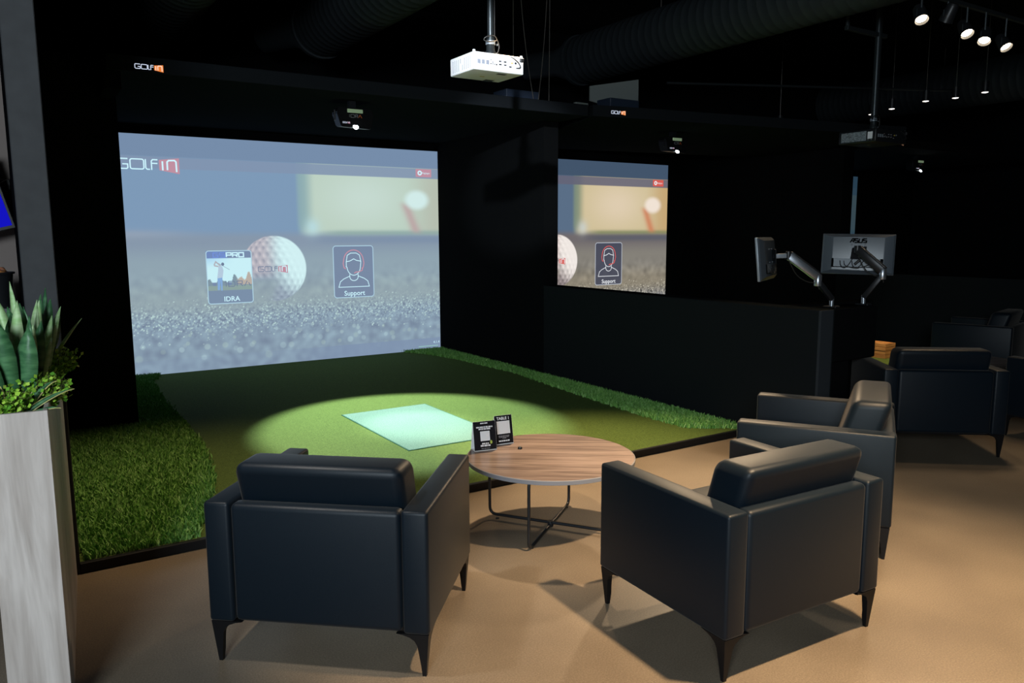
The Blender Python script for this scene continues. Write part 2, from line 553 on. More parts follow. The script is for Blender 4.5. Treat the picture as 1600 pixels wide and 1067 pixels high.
# black edge of the raised turf
bm = B(); box(bm, 0.196, 5.066, 4.215, 4.245, 0, 0.052, 0.003, 1); struct('trim_3', bm, M['trim_black'])
bm = B(); box(bm, 5.262, 10.40, 5.12, 5.15, 0, 0.052, 0.003, 1); struct('trim_4', bm, M['trim_black'])

# ------------------------------------------------------------------ turf
def turf(x0, x1, label, y0=4.245):
    bm = B(); box(bm, x0, x1, y0, 9.8, 0.0, 0.05)
    return tag(obj('putting_turf', bm, M['turf']), label, 'turf')
turf(0.196, 5.066, 'short olive-green putting turf filling the bay before the large left screen')
turf(5.262, 10.40, 'short green turf of the farther bay behind the low black wall', 5.15)

def interp(tab, v):
    return np.interp(v, [a for a, _ in tab], [b for _, b in tab])
LB = [(4.25, 0.74), (4.5, 0.84), (4.86, 0.95), (5.31, 1.06), (6.09, 1.16), (7.05, 1.18), (8.32, 1.2), (9.2, 1.26), (9.69, 1.42)]
RB = [(4.25, 4.98), (4.5, 4.62), (5.08, 4.62), (6.11, 4.71), (7.5, 4.85), (8.7, 4.78), (9.3, 4.66), (9.69, 4.45)]

def grass(name, label, test, area, n, seed, x0, x1, y0, y1, h=0.036):
    rs = np.random.RandomState(seed)
    px = rs.uniform(x0, x1, n); py = rs.uniform(y0, y1, n)
    # denser near the camera
    keep = test(px, py)
    px = px[keep]; py = py[keep]
    k = len(px)
    hh = h * rs.uniform(0.6, 1.25, k)
    ang = rs.uniform(0, 2 * PI, k)
    lean = rs.uniform(0.1, 0.95, k) * hh
    la = rs.uniform(0, 2 * PI, k)
    w = rs.uniform(0.0030, 0.0050, k)
    dx = np.cos(ang) * w; dy = np.sin(ang) * w
    lx = np.cos(la) * lean; ly = np.sin(la) * lean
    z0 = 0.050
    v = np.zeros((k, 5, 3), np.float32)
    v[:, 0] = np.stack([px - dx, py - dy, np.full(k, z0)], 1)
    v[:, 1] = np.stack([px + dx, py + dy, np.full(k, z0)], 1)
    v[:, 2] = np.stack([px + dx * 0.8 + lx * 0.4, py + dy * 0.8 + ly * 0.4, z0 + hh * 0.62], 1)
    v[:, 3] = np.stack([px - dx * 0.8 + lx * 0.4, py - dy * 0.8 + ly * 0.4, z0 + hh * 0.62], 1)
    v[:, 4] = np.stack([px + lx, py + ly, z0 + hh], 1)
    base = (np.arange(k) * 5)[:, None]
    loops = (base + np.array([[0, 1, 2, 3, 3, 2, 4]])).reshape(-1)
    me = bpy.data.meshes.new(name)
    me.vertices.add(k * 5); me.vertices.foreach_set('co', v.reshape(-1))
    me.loops.add(k * 7); me.loops.foreach_set('vertex_index', loops.astype(np.int32))
    st = (np.arange(k) * 7)[:, None] + np.array([[0, 4]])
    me.polygons.add(k * 2)
    me.polygons.foreach_set('loop_start', st.reshape(-1).astype(np.int32))
    me.update(calc_edges=True)
    me.validate()
    o = link(name, me, M['grass'])
    return tag(o, label, 'grass', kind='stuff')

grass('turf_fringe', 'taller bright grass fringe curving along the left wall of the near bay',
      lambda x, y: (x < interp(LB, y) + 0.012 * np.sin(y * 37) + np.random.RandomState(3).normal(0, 0.012, len(x))) & ~((x < 0.87) & (y > 7.15) & (y < 7.34)) & ~((x < 0.85) & (y > 7.3)),
      0, 110000, 11, 0.215, 1.45, 4.25, 9.66)
grass('turf_fringe', 'narrow bright grass fringe along the foot of the low black wall on the right',
      lambda x, y: x > interp(RB, y) + 0.010 * np.sin(y * 41) + np.random.RandomState(4).normal(0, 0.010, len(x)),
      0, 80000, 12, 4.0, 5.055, 4.26, 9.66)

# hitting mat set into the turf
t = thing('hitting_mat', 'rectangular teal-green hitting mat lit by a white pool of light', 'mat', (2.83, 5.85, 0.05))
bm = B(); box(bm, -0.405, 0.405, -0.685, 0.685, 0.0, 0.006); obj('mat_surface', bm, M['mat_turf'], t)
bm = B()
for a in ((-0.415, -0.405, -0.695, 0.695), (0.405, 0.415, -0.695, 0.695), (-0.405, 0.405, -0.695, -0.685), (-0.405, 0.405, 0.685, 0.695)):
    box(bm, a[0], a[1], a[2], a[3], 0.0, 0.0045)
obj('mat_border', bm, M['mat_edge'], t)

# low wooden plinth in the far bay
t = thing('wooden_plinth', 'low oak plinth glowing orange on the far turf beside the black wall end', 'plinth', (9.42, 6.02, 0.05))
for k in range(4):
    bm = B(); box(bm, -0.10 + 0.004 * (k % 2), 0.12, -0.35, 0.9, 0.002 + 0.048 * k, 0.046 + 0.048 * k, 0.002, 1); obj('slat', bm, M['plinth_wood'], t)

# ------------------------------------------------------------------ projected pictures
SW, SH = 4.28, 2.71          # picture width and height in metres
NX, NY = 540, 342

def picture():
    xs = (np.arange(NX) + 0.5) / NX * SW
    zs = (np.arange(NY) + 0.5) / NY * SH + 0.05
    X, Z = np.meshgrid(xs, zs)
    rs = np.random.RandomState(5)
    lin = lambda *c: np.array(srgb(*c))
    def sm(a, b, v):
        t = np.clip((v - a) / (b - a), 0, 1)
        return t * t * (3 - 2 * t)
    img = np.zeros((NY, NX, 3))
    def mixin(c, a):
        nonlocal img
        a = np.broadcast_to(np.asarray(a, float), X.shape)[..., None]
        img = img * (1 - a) + lin(*c) * a
    # vertical gradient: dark blue backdrop, brown ground below
    mixin((90, 110, 134), 1)
    mixin((112, 106, 108), sm(1.72, 1.60, Z))
    mixin((132, 128, 120), sm(1.58, 1.30, Z))
    mixin((140, 132, 116), sm(1.2, 0.9, Z))
    mixin((104, 108, 116), sm(0.86, 0.60, Z) * 0.75)
    # warm strip of light on the horizon at left
    mixin((150, 130, 130), np.exp(-((Z - 1.66) / 0.05) ** 2) * sm(1.4, 0.3, X) * 0.6)
    # pale sunlit panel
    pan = sm(2.30, 2.46, X) * sm(1.60, 1.72, Z)
    mixin((206, 190, 150), pan)
    mixin((222, 204, 176), pan * np.exp(-(((X - 3.2) / 0.55) ** 2 + ((Z - 2.1) / 0.35) ** 2)))
    mixin((196, 160, 110), pan * sm(3.75, 4.25, X) * 0.8)
    mixin((120, 138, 118), sm(2.28, 2.36, X) * sm(2.56, 2.40, X) * sm(1.60, 1.8, Z) * 0.8)
    mixin((200, 205, 200), np.exp(-(((X - 2.50) / 0.09) ** 2 + ((Z - 1.74) / 0.10) ** 2)) * 0.85)
    mixin((120, 132, 84), np.exp(-((Z - 1.665) / 0.035) ** 2) * sm(2.5, 2.9, X) * 0.7)
    # white blob over an orange stroke
    ax = X - (3.80 + (2.0 - Z) * 0.42)
    mixin((205, 120, 84), np.exp(-(ax / 0.075) ** 2) * sm(1.62, 1.72, Z) * sm(2.10, 2.0, Z) * 0.8)
    mixin((240, 226, 212), sm(0.19, 0.09, np.sqrt(((X - 3.95)) ** 2 * 0.7 + ((Z - 2.10) * 1.15) ** 2)))
    mixin((92, 94, 104), np.exp(-((Z - 1.575) / 0.05) ** 2) * sm(2.3, 2.9, X) * 0.9)
    # grain of the ground, sharp in a band, blurred to bokeh nearer
    g = rs.uniform(0, 1, (NY, NX))
    def blur(a, n):
        for ax_ in (0, 1):
            acc = np.zeros_like(a)
            for k in range(-n, n + 1):
                acc += np.roll(a, k, ax_)
            a = acc / (2 * n + 1)
        return a
    g1 = blur(g, 1); g1 = (g1 - 0.5) / g1.std()
    g4 = blur(blur(rs.uniform(0, 1, (NY, NX)), 4), 3); g4 = (g4 - g4.mean()) / g4.std()
    band = np.exp(-((Z - 0.66) / 0.16) ** 2)
    soft = sm(0.62, 0.42, Z) + 0.55 * sm(0.85, 1.0, Z) * sm(1.35, 1.0, Z)
    lum = np.clip(0.36 * g1 * band + 0.22 * g4 * soft, -0.75, 1.8)
    img = img * (1 + lum)[..., None]
    # bright bokeh discs
    for _ in range(190):
        cx = rs.uniform(0, SW)
        cz = 0.16 + 0.66 * rs.beta(1.6, 1.2)
        near = max(0.0, 0.72 - cz)
        r = 0.008 + 0.085 * near * rs.uniform(0.6, 1.1)
        i0, i1 = int((cx - r) / SW * NX) - 1, int((cx + r) / SW * NX) + 2
        j0, j1 = int((cz - 0.05 - r) / SH * NY) - 1, int((cz - 0.05 + r) / SH * NY) + 2
        i0, j0 = max(i0, 0), max(j0, 0)
        xs_, zs_ = X[j0:j1, i0:i1], Z[j0:j1, i0:i1]
        a = sm(r, r * 0.6, np.hypot(xs_ - cx, zs_ - cz))[..., None] * (0.10 + 0.36 * rs.uniform() * (1 - near))
        c = lin(*[(214, 206, 186), (226, 222, 214), (190, 184, 150)][rs.randint(3)])
        img[j0:j1, i0:i1] = img[j0:j1, i0:i1] * (1 - a) + c * a
    for _ in range(1500):
        cx = rs.uniform(0, SW)
        cz = rs.normal(0.66, 0.10)
        i, j = int(cx / SW * NX), int((cz - 0.05) / SH * NY)
        n = 1 + int(rs.uniform() > 0.6)
        a = 0.25 + 0.5 * rs.uniform()
        img[j:j + n, i:i + n] = img[j:j + n, i:i + n] * (1 - a) + lin(226, 220, 200) * a
    # golf ball
    bx, bz, br = 2.00, 1.235, 0.405
    u, v = (X - bx) / br, (Z - bz) / br
    d = np.sqrt(u * u + v * v)
    inb = sm(1.0, 0.965, d)
    w = np.sqrt(np.clip(1 - d * d, 0, 1))
    litn = np.clip(0.75 * u + 0.35 * v + 0.35 * w, 0, 1)
    # dimples: hexagonal net on the sphere
    th = np.arctan2(u, w); ph = np.arcsin(np.clip(v, -1, 1))
    pitch = 0.25
    row = np.round(ph / (pitch * 0.866))
    cl = np.cos(row * pitch * 0.866)
    off = (row % 2) * 0.5
    col = np.round(th * cl / pitch - off) + off
    du = th * cl - col * pitch; dv = ph - row * pitch * 0.866
    rr = np.sqrt(du * du + dv * dv) / (pitch * 0.42)
    dim = np.where(rr < 1, (-du * 0.9 - dv * 0.55) / (pitch * 0.42) * np.cos(rr * PI / 2) ** 0.5, 0)
    tex = 1 + 0.85 * dim * sm(0.95, 0.15, litn)
    ball = np.zeros_like(img)
    wl = lin(240, 232, 226); dl = lin(140, 128, 128); pk = lin(214, 160, 152)
    s = sm(0.05, 0.75, litn)[..., None]
    ball[:] = dl * (1 - s) + wl * s
    top = (sm(0.25, -0.35, u) * sm(-0.35, 0.0, v))[..., None]
    ball = ball * (1 - 0.75 * top) + pk * 0.75 * top
    ball = ball * np.clip(tex, 0.4, 1.5)[..., None]
    fade = inb * (1 - 0.93 * sm(0.30, -0.12, u - 0.35 * (v + 0.4)) * sm(-0.22, -0.42, v))
    img = img * (1 - fade[..., None]) + np.clip(ball, 0, 1) * fade[..., None]
    # header bar and strips
    mixin((66, 84, 106), sm(2.515, 2.522, Z))
    hb = (Z > 2.385) & (Z <= 2.517)
    mixin((100, 100, 118), hb * 0.92)
    mixin((96, 98, 116), (Z < 0.215) * 0.62 * sm(2.0, 3.0, X) + (Z < 0.215) * 0.25)
    # tile backgrounds
    def tile(x0, x1, z0, z1):
        return ((X > x0) & (X < x1) & (Z > z0) & (Z < z1)).astype(float)
    mixin((66, 70, 88), tile(2.755, 3.30, 0.835, 1.50) * 0.9)
    tl = tile(1.205, 1.725, 0.835, 1.46)
    mixin((74, 84, 110), tl)
    mixin((40, 78, 150), tile(1.205, 1.45, 1.37, 1.46) * 0.8)
    mixin((228, 232, 232), tile(1.205, 1.725, 1.09, 1.37))
    mixin((150, 180, 220), tl * sm(1.24, 1.4, Z) * sm(1.55, 1.2, X) * 0.7 * tile(1.205, 1.725, 1.09, 1.37))
    trees = 1.10 + 0.05 * np.sin(X * 38) + 0.03 * np.sin(X * 71 + 1) + 0.06 * np.exp(-((X - 1.62) / 0.07) ** 2)
    mixin((96, 104, 92), tl * (Z < trees) * (Z > 1.03))
    mixin((214, 150, 96), tl * (Z < trees + 0.01) * (Z > 1.06) * sm(1.53, 1.58, X) * 0.85)
    mixin((126, 128, 84), tl * (Z < 1.05) * (Z > 0.99))
    mixin((84, 92, 104), tl * (Z < 0.99) * 0.9)
    return np.clip(img, 0, 1.2)

IMG = picture()
def picture_mesh():
    me = bpy.data.meshes.new('picture')
    gx = np.linspace(0, SW, NX); gz = np.linspace(0, SH, NY)
    X, Z = np.meshgrid(gx, gz)
    co = np.zeros((NY * NX, 3), np.float32)
    co[:, 0] = X.reshape(-1); co[:, 2] = Z.reshape(-1)
    i = np.arange((NY - 1) * (NX - 1))
    r, c = i // (NX - 1), i % (NX - 1)
    a = r * NX + c
    q = np.stack([a, a + 1, a + NX + 1, a + NX], 1).astype(np.int32)
    me.vertices.add(len(co)); me.vertices.foreach_set('co', co.reshape(-1))
    me.loops.add(q.size); me.loops.foreach_set('vertex_index', q.reshape(-1))
    me.polygons.add(len(q)); me.polygons.foreach_set('loop_start', (np.arange(len(q)) * 4).astype(np.int32))
    me.update(calc_edges=True)
    at = me.color_attributes.new('picture', 'FLOAT_COLOR', 'POINT')
    rgba = np.ones((NY * NX, 4), np.float32)
    rgba[:, :3] = IMG.reshape(-1, 3)
    at.data.foreach_set('color', rgba.reshape(-1))
    return me

def picture_mat(name, gain, wash):
    m = bpy.data.materials.new(name)
    m.use_nodes = True
    nt = m.node_tree
    nt.nodes.clear()
    a = nt.nodes.new('ShaderNodeAttribute'); a.attribute_name = 'picture'
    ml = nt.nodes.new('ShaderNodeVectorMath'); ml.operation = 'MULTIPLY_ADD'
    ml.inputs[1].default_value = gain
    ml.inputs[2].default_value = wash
    e = nt.nodes.new('ShaderNodeEmission')
    o = nt.nodes.new('ShaderNodeOutputMaterial')
    nt.links.new(a.outputs['Color'], ml.inputs[0])
    nt.links.new(ml.outputs[0], e.inputs[0])
    nt.links.new(e.outputs[0], o.inputs[0])
    return m

def persona(ox, oz):
    """line drawing of a support agent with headset; origin at tile's lower left, tile 0.545 x 0.665"""
    def arc(cx, cy, rx, ry, a0, a1, n=14):
        return [(ox + cx + rx * math.cos(math.radians(a0 + (a1 - a0) * k / n)), oz + cy + ry * math.sin(math.radians(a0 + (a1 - a0) * k / n))) for k in range(n + 1)]
    P = lambda pts: [(ox + x, oz + y) for x, y in pts]
    white = [
        P([(0.165, 0.40)]) + arc(0.272, 0.40, 0.092, 0.115, 185, 355) + P([(0.372, 0.46), (0.355, 0.545)]) + P([(0.31, 0.572), (0.235, 0.572), (0.188, 0.545), (0.172, 0.46), (0.172, 0.40)]),
        P([(0.172, 0.462), (0.22, 0.470), (0.275, 0.497), (0.31, 0.478), (0.370, 0.465)]),
        P([(0.215, 0.30), (0.215, 0.265)]) + arc(0.272, 0.265, 0.057, 0.05, 180, 360) + P([(0.329, 0.30)]),
        P([(0.215, 0.275), (0.13, 0.24), (0.085, 0.205), (0.062, 0.135), (0.482, 0.135), (0.462, 0.205), (0.415, 0.24), (0.329, 0.275)]),
    ]
    white[3] = white[3] if True else white[3]
    red = [
        P([(0.165, 0.37), (0.140, 0.385), (0.130, 0.44)]) + arc(0.272, 0.47, 0.135, 0.142, 170, 10) + P([(0.414, 0.44), (0.402, 0.385), (0.380, 0.37)]),
        P([(0.398, 0.385), (0.385, 0.345), (0.345, 0.330), (0.305, 0.322)]),
        P([(0.275, 0.312), (0.310, 0.330)]),
    ]
    return white, red

def screen(x0, label, gain, wash, mesh, full=True, sxs=1.0):
    def c(r, g, b):
        return tuple(v * k + w for v, k, w in zip(srgb(r, g, b), gain, wash))
    t = thing('projection_screen', label, 'screen', (x0, 9.69, 0.05))
    o = bpy.data.objects.new('picture', mesh)
    C.objects.link(o)
    if not mesh.materials:
        mesh.materials.append(None)
    o.material_slots[0].link = 'OBJECT'
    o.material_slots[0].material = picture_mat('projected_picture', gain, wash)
    o.parent = t
    o.scale = (sxs, 1, 1)
    bm = B(); box(bm, 0, SW * sxs, 0.006, 0.03, 0 if full else -0.05, SH); obj('screen_cloth', bm, M['black_fabric'], t)
    if not full:
        return t
    mx = frame_m((0, -0.002, -0.05), (1, 0, 0), (0, 0, 1))
    wht = emis('ui_white', c(236, 240, 244)); red = emis('ui_red_line', c(226, 96, 92)); blk = emis('ui_dark', c(44, 50, 66))
    brd = emis('ui_border', c(190, 196, 206)); pink = emis('ui_red_block', c(214, 92, 84)); green = emis('ui_green', c(150, 190, 150))
    blu = emis('ui_blue', c(58, 96, 190)); skin = emis('ui_skin', c(190, 150, 140)); pale = emis('ui_shirt', c(196, 184, 196)); trs = emis('ui_trousers', c(110, 140, 190))
    # wordmark in the header
    m2 = mx @ Matrix.Translation((0.315, 2.375, 0))
    golfin_logo(m2, 0.112, wht, pink, wht, t, 0.115)
    # red settings button
    poly_part('button', [rrect(3.945, 2.41, 4.18, 2.515, 0.008)], mx, pink, t)
    g = [(4.005 + 0.024 * math.cos(a), 2.463 + 0.024 * math.sin(a)) for a in [2 * PI * k / 12 for k in range(12)]]
    strokes('gear_icon', [closed(g)], 0.018, mx, wht, t, 0.003)
    text_part('button_text', 'R\u00e9glages', 0.034, mx @ Matrix.Translation((4.098, 2.463, 0)), wht, t, depth=0.003)
    # support tile
    strokes('tile_border', [closed(rrect(2.755, 0.835, 3.30, 1.50, 0.035))], 0.010, mx, brd, t)
    w_, r_ = persona(2.755, 0.835)
    strokes('agent_drawing', w_, 0.009, mx, wht, t)
    strokes('headset_drawing', r_, 0.012, mx, red, t, 0.003)
    text_part('tile_text', 'Support', 0.088, mx @ Matrix.Translation((3.03, 0.885, 0)), wht, t, bold=0.001)
    # golf game tile
    strokes('tile_border', [closed(rrect(1.205, 0.835, 1.725, 1.46, 0.03))], 0.010, mx, brd, t)
    text_part('tile_text', 'IDRA', 0.082, mx @ Matrix.Translation((1.475, 0.885, 0)), wht, t, bold=0.001)
    q = lambda pts, ox, oz, s: [(ox + x * s, oz + y * s) for x, y in pts]
    P_ = [(0, 0), (0, 1), (1.1, 1), (1.1, 0.45), (0, 0.45)]
    R_ = [(1.45, 0), (1.45, 1), (2.55, 1), (2.55, 0.45), (1.45, 0.45)]
    R2 = [(2.1, 0.45), (2.55, 0)]
    O_ = closed([(2.9, 0), (2.9, 1), (4.0, 1), (4.0, 0)])
    strokes('tile_logo', [q(a, 1.435, 1.386, 0.050) for a in (P_, R_, R2, O_)], 0.014, mx, wht, t)
    G_ = [(1.1, 1), (0, 1), (0, 0), (1.1, 0), (1.1, 0.5), (0.5, 0.5)]
    S_ = [(2.6, 1), (1.5, 1), (1.5, 0.5), (2.6, 0.5), (2.6, 0), (1.5, 0)]
    strokes('tile_logo', [q(a, 1.285, 1.386, 0.050) for a in (G_, S_)], 0.012, mx, blu, t)
    I_ = [(0.0, 0.8), (0.25, 1), (0.25, 0)]
    D_ = closed([(0.7, 0), (0.7, 1), (1.7, 1), (1.9, 0.8), (1.9, 0.2), (1.7, 0)])
    Rr = [(2.3, 0), (2.3, 1), (3.3, 1), (3.3, 0.5), (2.3, 0.5)]
    Rl = [(2.9, 0.5), (3.4, 0)]
    A_ = [(3.7, 0), (4.25, 1)]
    A2 = [(4.5, 0.7), (4.85, 0)]
    strokes('tile_logo', [q(a, 1.40, 1.035, 0.062) for a in (I_, D_, Rr, Rl, A_, A2)], 0.009, mx, blk, t, 0.004)
    # little golfer at the top of the swing
    gx, gz = 1.352, 0.99
    poly_part('golfer', [q([(-0.5, 0.1), (-0.45, 2.1), (0.35, 2.2), (0.3, 0.0), (0.05, 0.0), (0.02, 1.7), (-0.15, 0.1)], gx, gz, 0.07)[::-1]], mx, trs, t, 0.003)
    poly_part('golfer', [q([(-0.5, 2.1), (-0.3, 3.2), (-0.2, 4.1), (0.15, 4.4), (0.45, 4.0), (0.6, 3.4), (0.4, 2.2)], gx, gz, 0.07)[::-1]], mx, pale, t, 0.003)
    poly_part('golfer', [[(gx + 0.036 + 0.018 * math.cos(a), gz + 0.313 + 0.020 * math.sin(a)) for a in [2 * PI * k / 10 for k in range(10)]]], mx, blk, t, 0.004)
    strokes('golfer', [q([(0.1, 4.2), (-0.6, 4.9), (-0.9, 4.3)], gx, gz, 0.07), q([(-0.2, 4.1), (-0.9, 4.25)], gx, gz, 0.07)], 0.016, mx, skin, t, 0.004)
    strokes('golf_club', [q([(-0.6, 4.9), (1.6, 3.5)], gx, gz, 0.07)], 0.004, mx, blk, t, 0.004)
    # wordmark on the ball
    m3 = mx @ Matrix.Translation((1.80, 1.200, 0))
    golfin_logo(m3, 0.062, blk, pink, wht, t, 0.13)
    # version in the corner
    text_part('corner_text', '4.1.4', 0.050, mx @ Matrix.Translation((4.215, 0.150, 0)), wht, t)
    poly_part('status_line', [rrect(3.94, 0.098, 4.24, 0.106, 0.002, 1)], mx, green, t)
    return t

ME = picture_mesh()
screen(0.785, 'large washed-out bluish golf screen filling the back of the left bay', (0.56, 0.84, 0.80), (0.150, 0.190, 0.285), ME)  # wash: cool room light on the cloth, put into the picture's emission
screen(5.08, 'smaller-looking warm-toned golf screen seen behind the low black wall', (1.0, 1.0, 1.0), (0.0, 0.0, 0.0), ME)
screen(10.75, 'thin grey-blue sliver of a screen above the right monitor', (0.03, 0.05, 0.06), (0.018, 0.040, 0.062), ME, full=False, sxs=0.897)

# ------------------------------------------------------------------ canopies
t = thing('canopy', 'black fabric canopy with lit logo above the large left screen', 'canopy', (0.74, 6.66, 2.87))
bm = B(); box(bm, 0, 4.53, 0, 3.1, 0.0, 0.115, 0.004, 1); obj('roof_panel', bm, M['canopy_fabric'], t)
bm = B(); box(bm, -0.02, 0.10, 0.02, 0.48, -0.14, 0.11, 0.004, 1); obj('side_cheek', bm, M['black_fabric'], t)
golfin_logo(frame_m((0.195, -0.004, 0.022), (1, 0, 0), (0, 0, 1)), 0.034, M['logo_white'], M['logo_orange'], M['logo_peach'], t, 0.16)
t = thing('canopy', 'black fabric canopy with small lit logo above the second bay', 'canopy', (5.30, 6.62, 2.87), -0.16)
bm = B(); prism(bm, [(0, 0), (4.6, 0), (4.6 + 0.35, 3.0), (0.45, 3.0)], 0, 0.115); obj('roof_panel', bm, M['canopy_fabric'], t)
golfin_logo(frame_m((0.22, -0.004, 0.035), (1, 0, 0), (0, 0, 1)), 0.030, M['logo_white'], M['logo_orange'], M['logo_peach'], t, 0.18)
t = thing('canopy', 'barely lit canopy edge with tiny logo at the third bay', 'canopy', (10.75, 6.66, 2.87))
bm = B(); box(bm, 0, 4.2, 0, 3.1, 0.0, 0.115, 0.004, 1); obj('roof_panel', bm, M['black_ceiling'], t)
dimw = emis('dim_logo', srgb(120, 90, 70), 0.8)
golfin_logo(frame_m((0.15, -0.004, 0.03), (1, 0, 0), (0, 0, 1)), 0.030, dimw, dimw, dimw, t, 0.18)

# boxes and panels standing on the canopies
bm = B(); box(bm, 4.31, 4.70, 6.75, 7.0, 2.985, 3.075, 0.004, 1); tag(obj('equipment_box', bm, M['blue_box']), 'dark blue box lying on the left canopy behind the projector', 'box')
bm = B(); box(bm, 5.62, 6.03, 6.72, 6.95, 2.985, 3.10, 0.004, 1); tag(obj('equipment_box', bm, M['blue_box']), 'dark blue box on the second canopy under the grey sheet', 'box')
bm = B(); prism(bm, [(0, 0.02), (0.60, -0.12), (0.60, 0.28), (0, 0.18)], 0, 0.02)
bmesh.ops.transform(bm, matrix=frame_m((5.70, 7.19, 3.115), (0.96, -0.28, 0), (0, 0, 1)), verts=bm.verts[:])
tag(obj('duct_panel', bm, M['grey_panel']), 'grey sheet metal panel widening to the right above the second canopy', 'panel')
bm = B(); box(bm, 5.33, 5.50, 6.95, 7.0, 2.985, 3.06, 0.003, 1); tag(obj('cable_box', bm, M['grey_panel']), 'tiny grey box at the gap between the two canopies', 'box')

# ------------------------------------------------------------------ launch sensors under the canopies
def sensor(x, y, z, label, power):
    t = thing('launch_sensor', label, 'sensor', (x, y, z))
    bm = B()
    prof = [(-0.155, 0.0), (-0.175, -0.05), (-0.135, -0.175), (0.155, -0.185), (0.185, -0.05), (0.165, 0.0)]
    a = [bm.verts.new((px, 0, pz)) for px, pz in prof]
    b = [bm.verts.new((px * 0.95, 0.16, pz * 0.9)) for px, pz in prof]
    bm.faces.new(a[::-1]); bm.faces.new(b)
    for i in range(6):
        bm.faces.new((a[i], a[(i + 1) % 6], b[(i + 1) % 6], b[i]))
    bmesh.ops.bevel(bm, geom=bm.edges[:], offset=0.008, segments=2, affect='EDGES')
    obj('housing', bm, M['leg_metal'], t, 40)
    bm = B(); box(bm, -0.03, 0.03, 0.05, 0.11, 0.0, 0.07); obj('ceiling_mount', bm, M['black_plastic'], t)
    bm = B(); box(bm, -0.075, 0.075, -0.006, 0.004, -0.045, -0.012, 0.003, 1); obj('sensor_window', bm, M['window_strip'], t)
    mx = frame_m((0, -0.006, 0), (1, 0, 0), (0, 0, 1))
    q = lambda pts: [(-0.058 + x * 0.026, -0.088 + y * 0.026) for x, y in pts]
    strokes('sensor_logo', [q([(0, 0), (0, 1)]), q(closed([(0.5, 0), (0.5, 1), (1.7, 1), (1.9, 0.8), (1.9, 0.2), (1.7, 0)])), q([(2.2, 0), (2.2, 1), (3.0, 1), (3.0, 0.45), (2.2, 0.45)]), q([(2.7, 0.45), (3.1, 0)])], 0.004, mx, M['grey_print'], t)
    strokes('sensor_logo', [q([(3.3, 0), (3.95, 1), (4.6, 0)])], 0.006, mx, M['orange_print'], t)
    golfin_logo(mx @ Matrix.Translation((-0.125, -0.143, 0)), 0.012, M['logo_white'], M['ui_red'], M['logo_white'], t, 0.2)
    bm = B(); lathe(bm, [(0.0, -0.010), (0.016, -0.010), (0.024, -0.004), (0.026, 0.006), (0.0, 0.006)], 16, Matrix.Translation((0.0, -0.004, -0.172)) @ Matrix.Rotation(PI / 3.2, 4, 'X'))
    obj('lamp_lens', bm, M['sensor_glow'], t, 40)
    bm = B(); tube(bm, [(-0.19, 0.02, -0.03), (-0.19, 0.02, -0.12)], 0.008, 6); obj('antenna', bm, M['black_plastic'], t)
    light('sensor_light', 'SPOT', (x, y - 0.06, z - 0.20), (x - 0.03, 6.05, 0.05), power * 7.5, (0.86, 0.97, 1.0), spot_size=math.radians(54), spot_blend=0.35, shadow_soft_size=0.02)
    light('sensor_light', 'SPOT', (x, y - 0.06, z - 0.20), (x + 0.03, 5.85, 0.05), power * 3.4, (0.94, 1.0, 0.98), spot_size=math.radians(25), spot_blend=0.9, shadow_soft_size=0.02)
sensor(2.815, 7.0, 2.80, 'black launch sensor with a bright lamp under the left canopy', 150)
sensor(6.95, 7.05, 2.80, 'black launch sensor glowing under the second canopy', 110)
sensor(12.5, 7.2, 2.80, 'faint distant launch sensor lamp far right in the dark', 40)

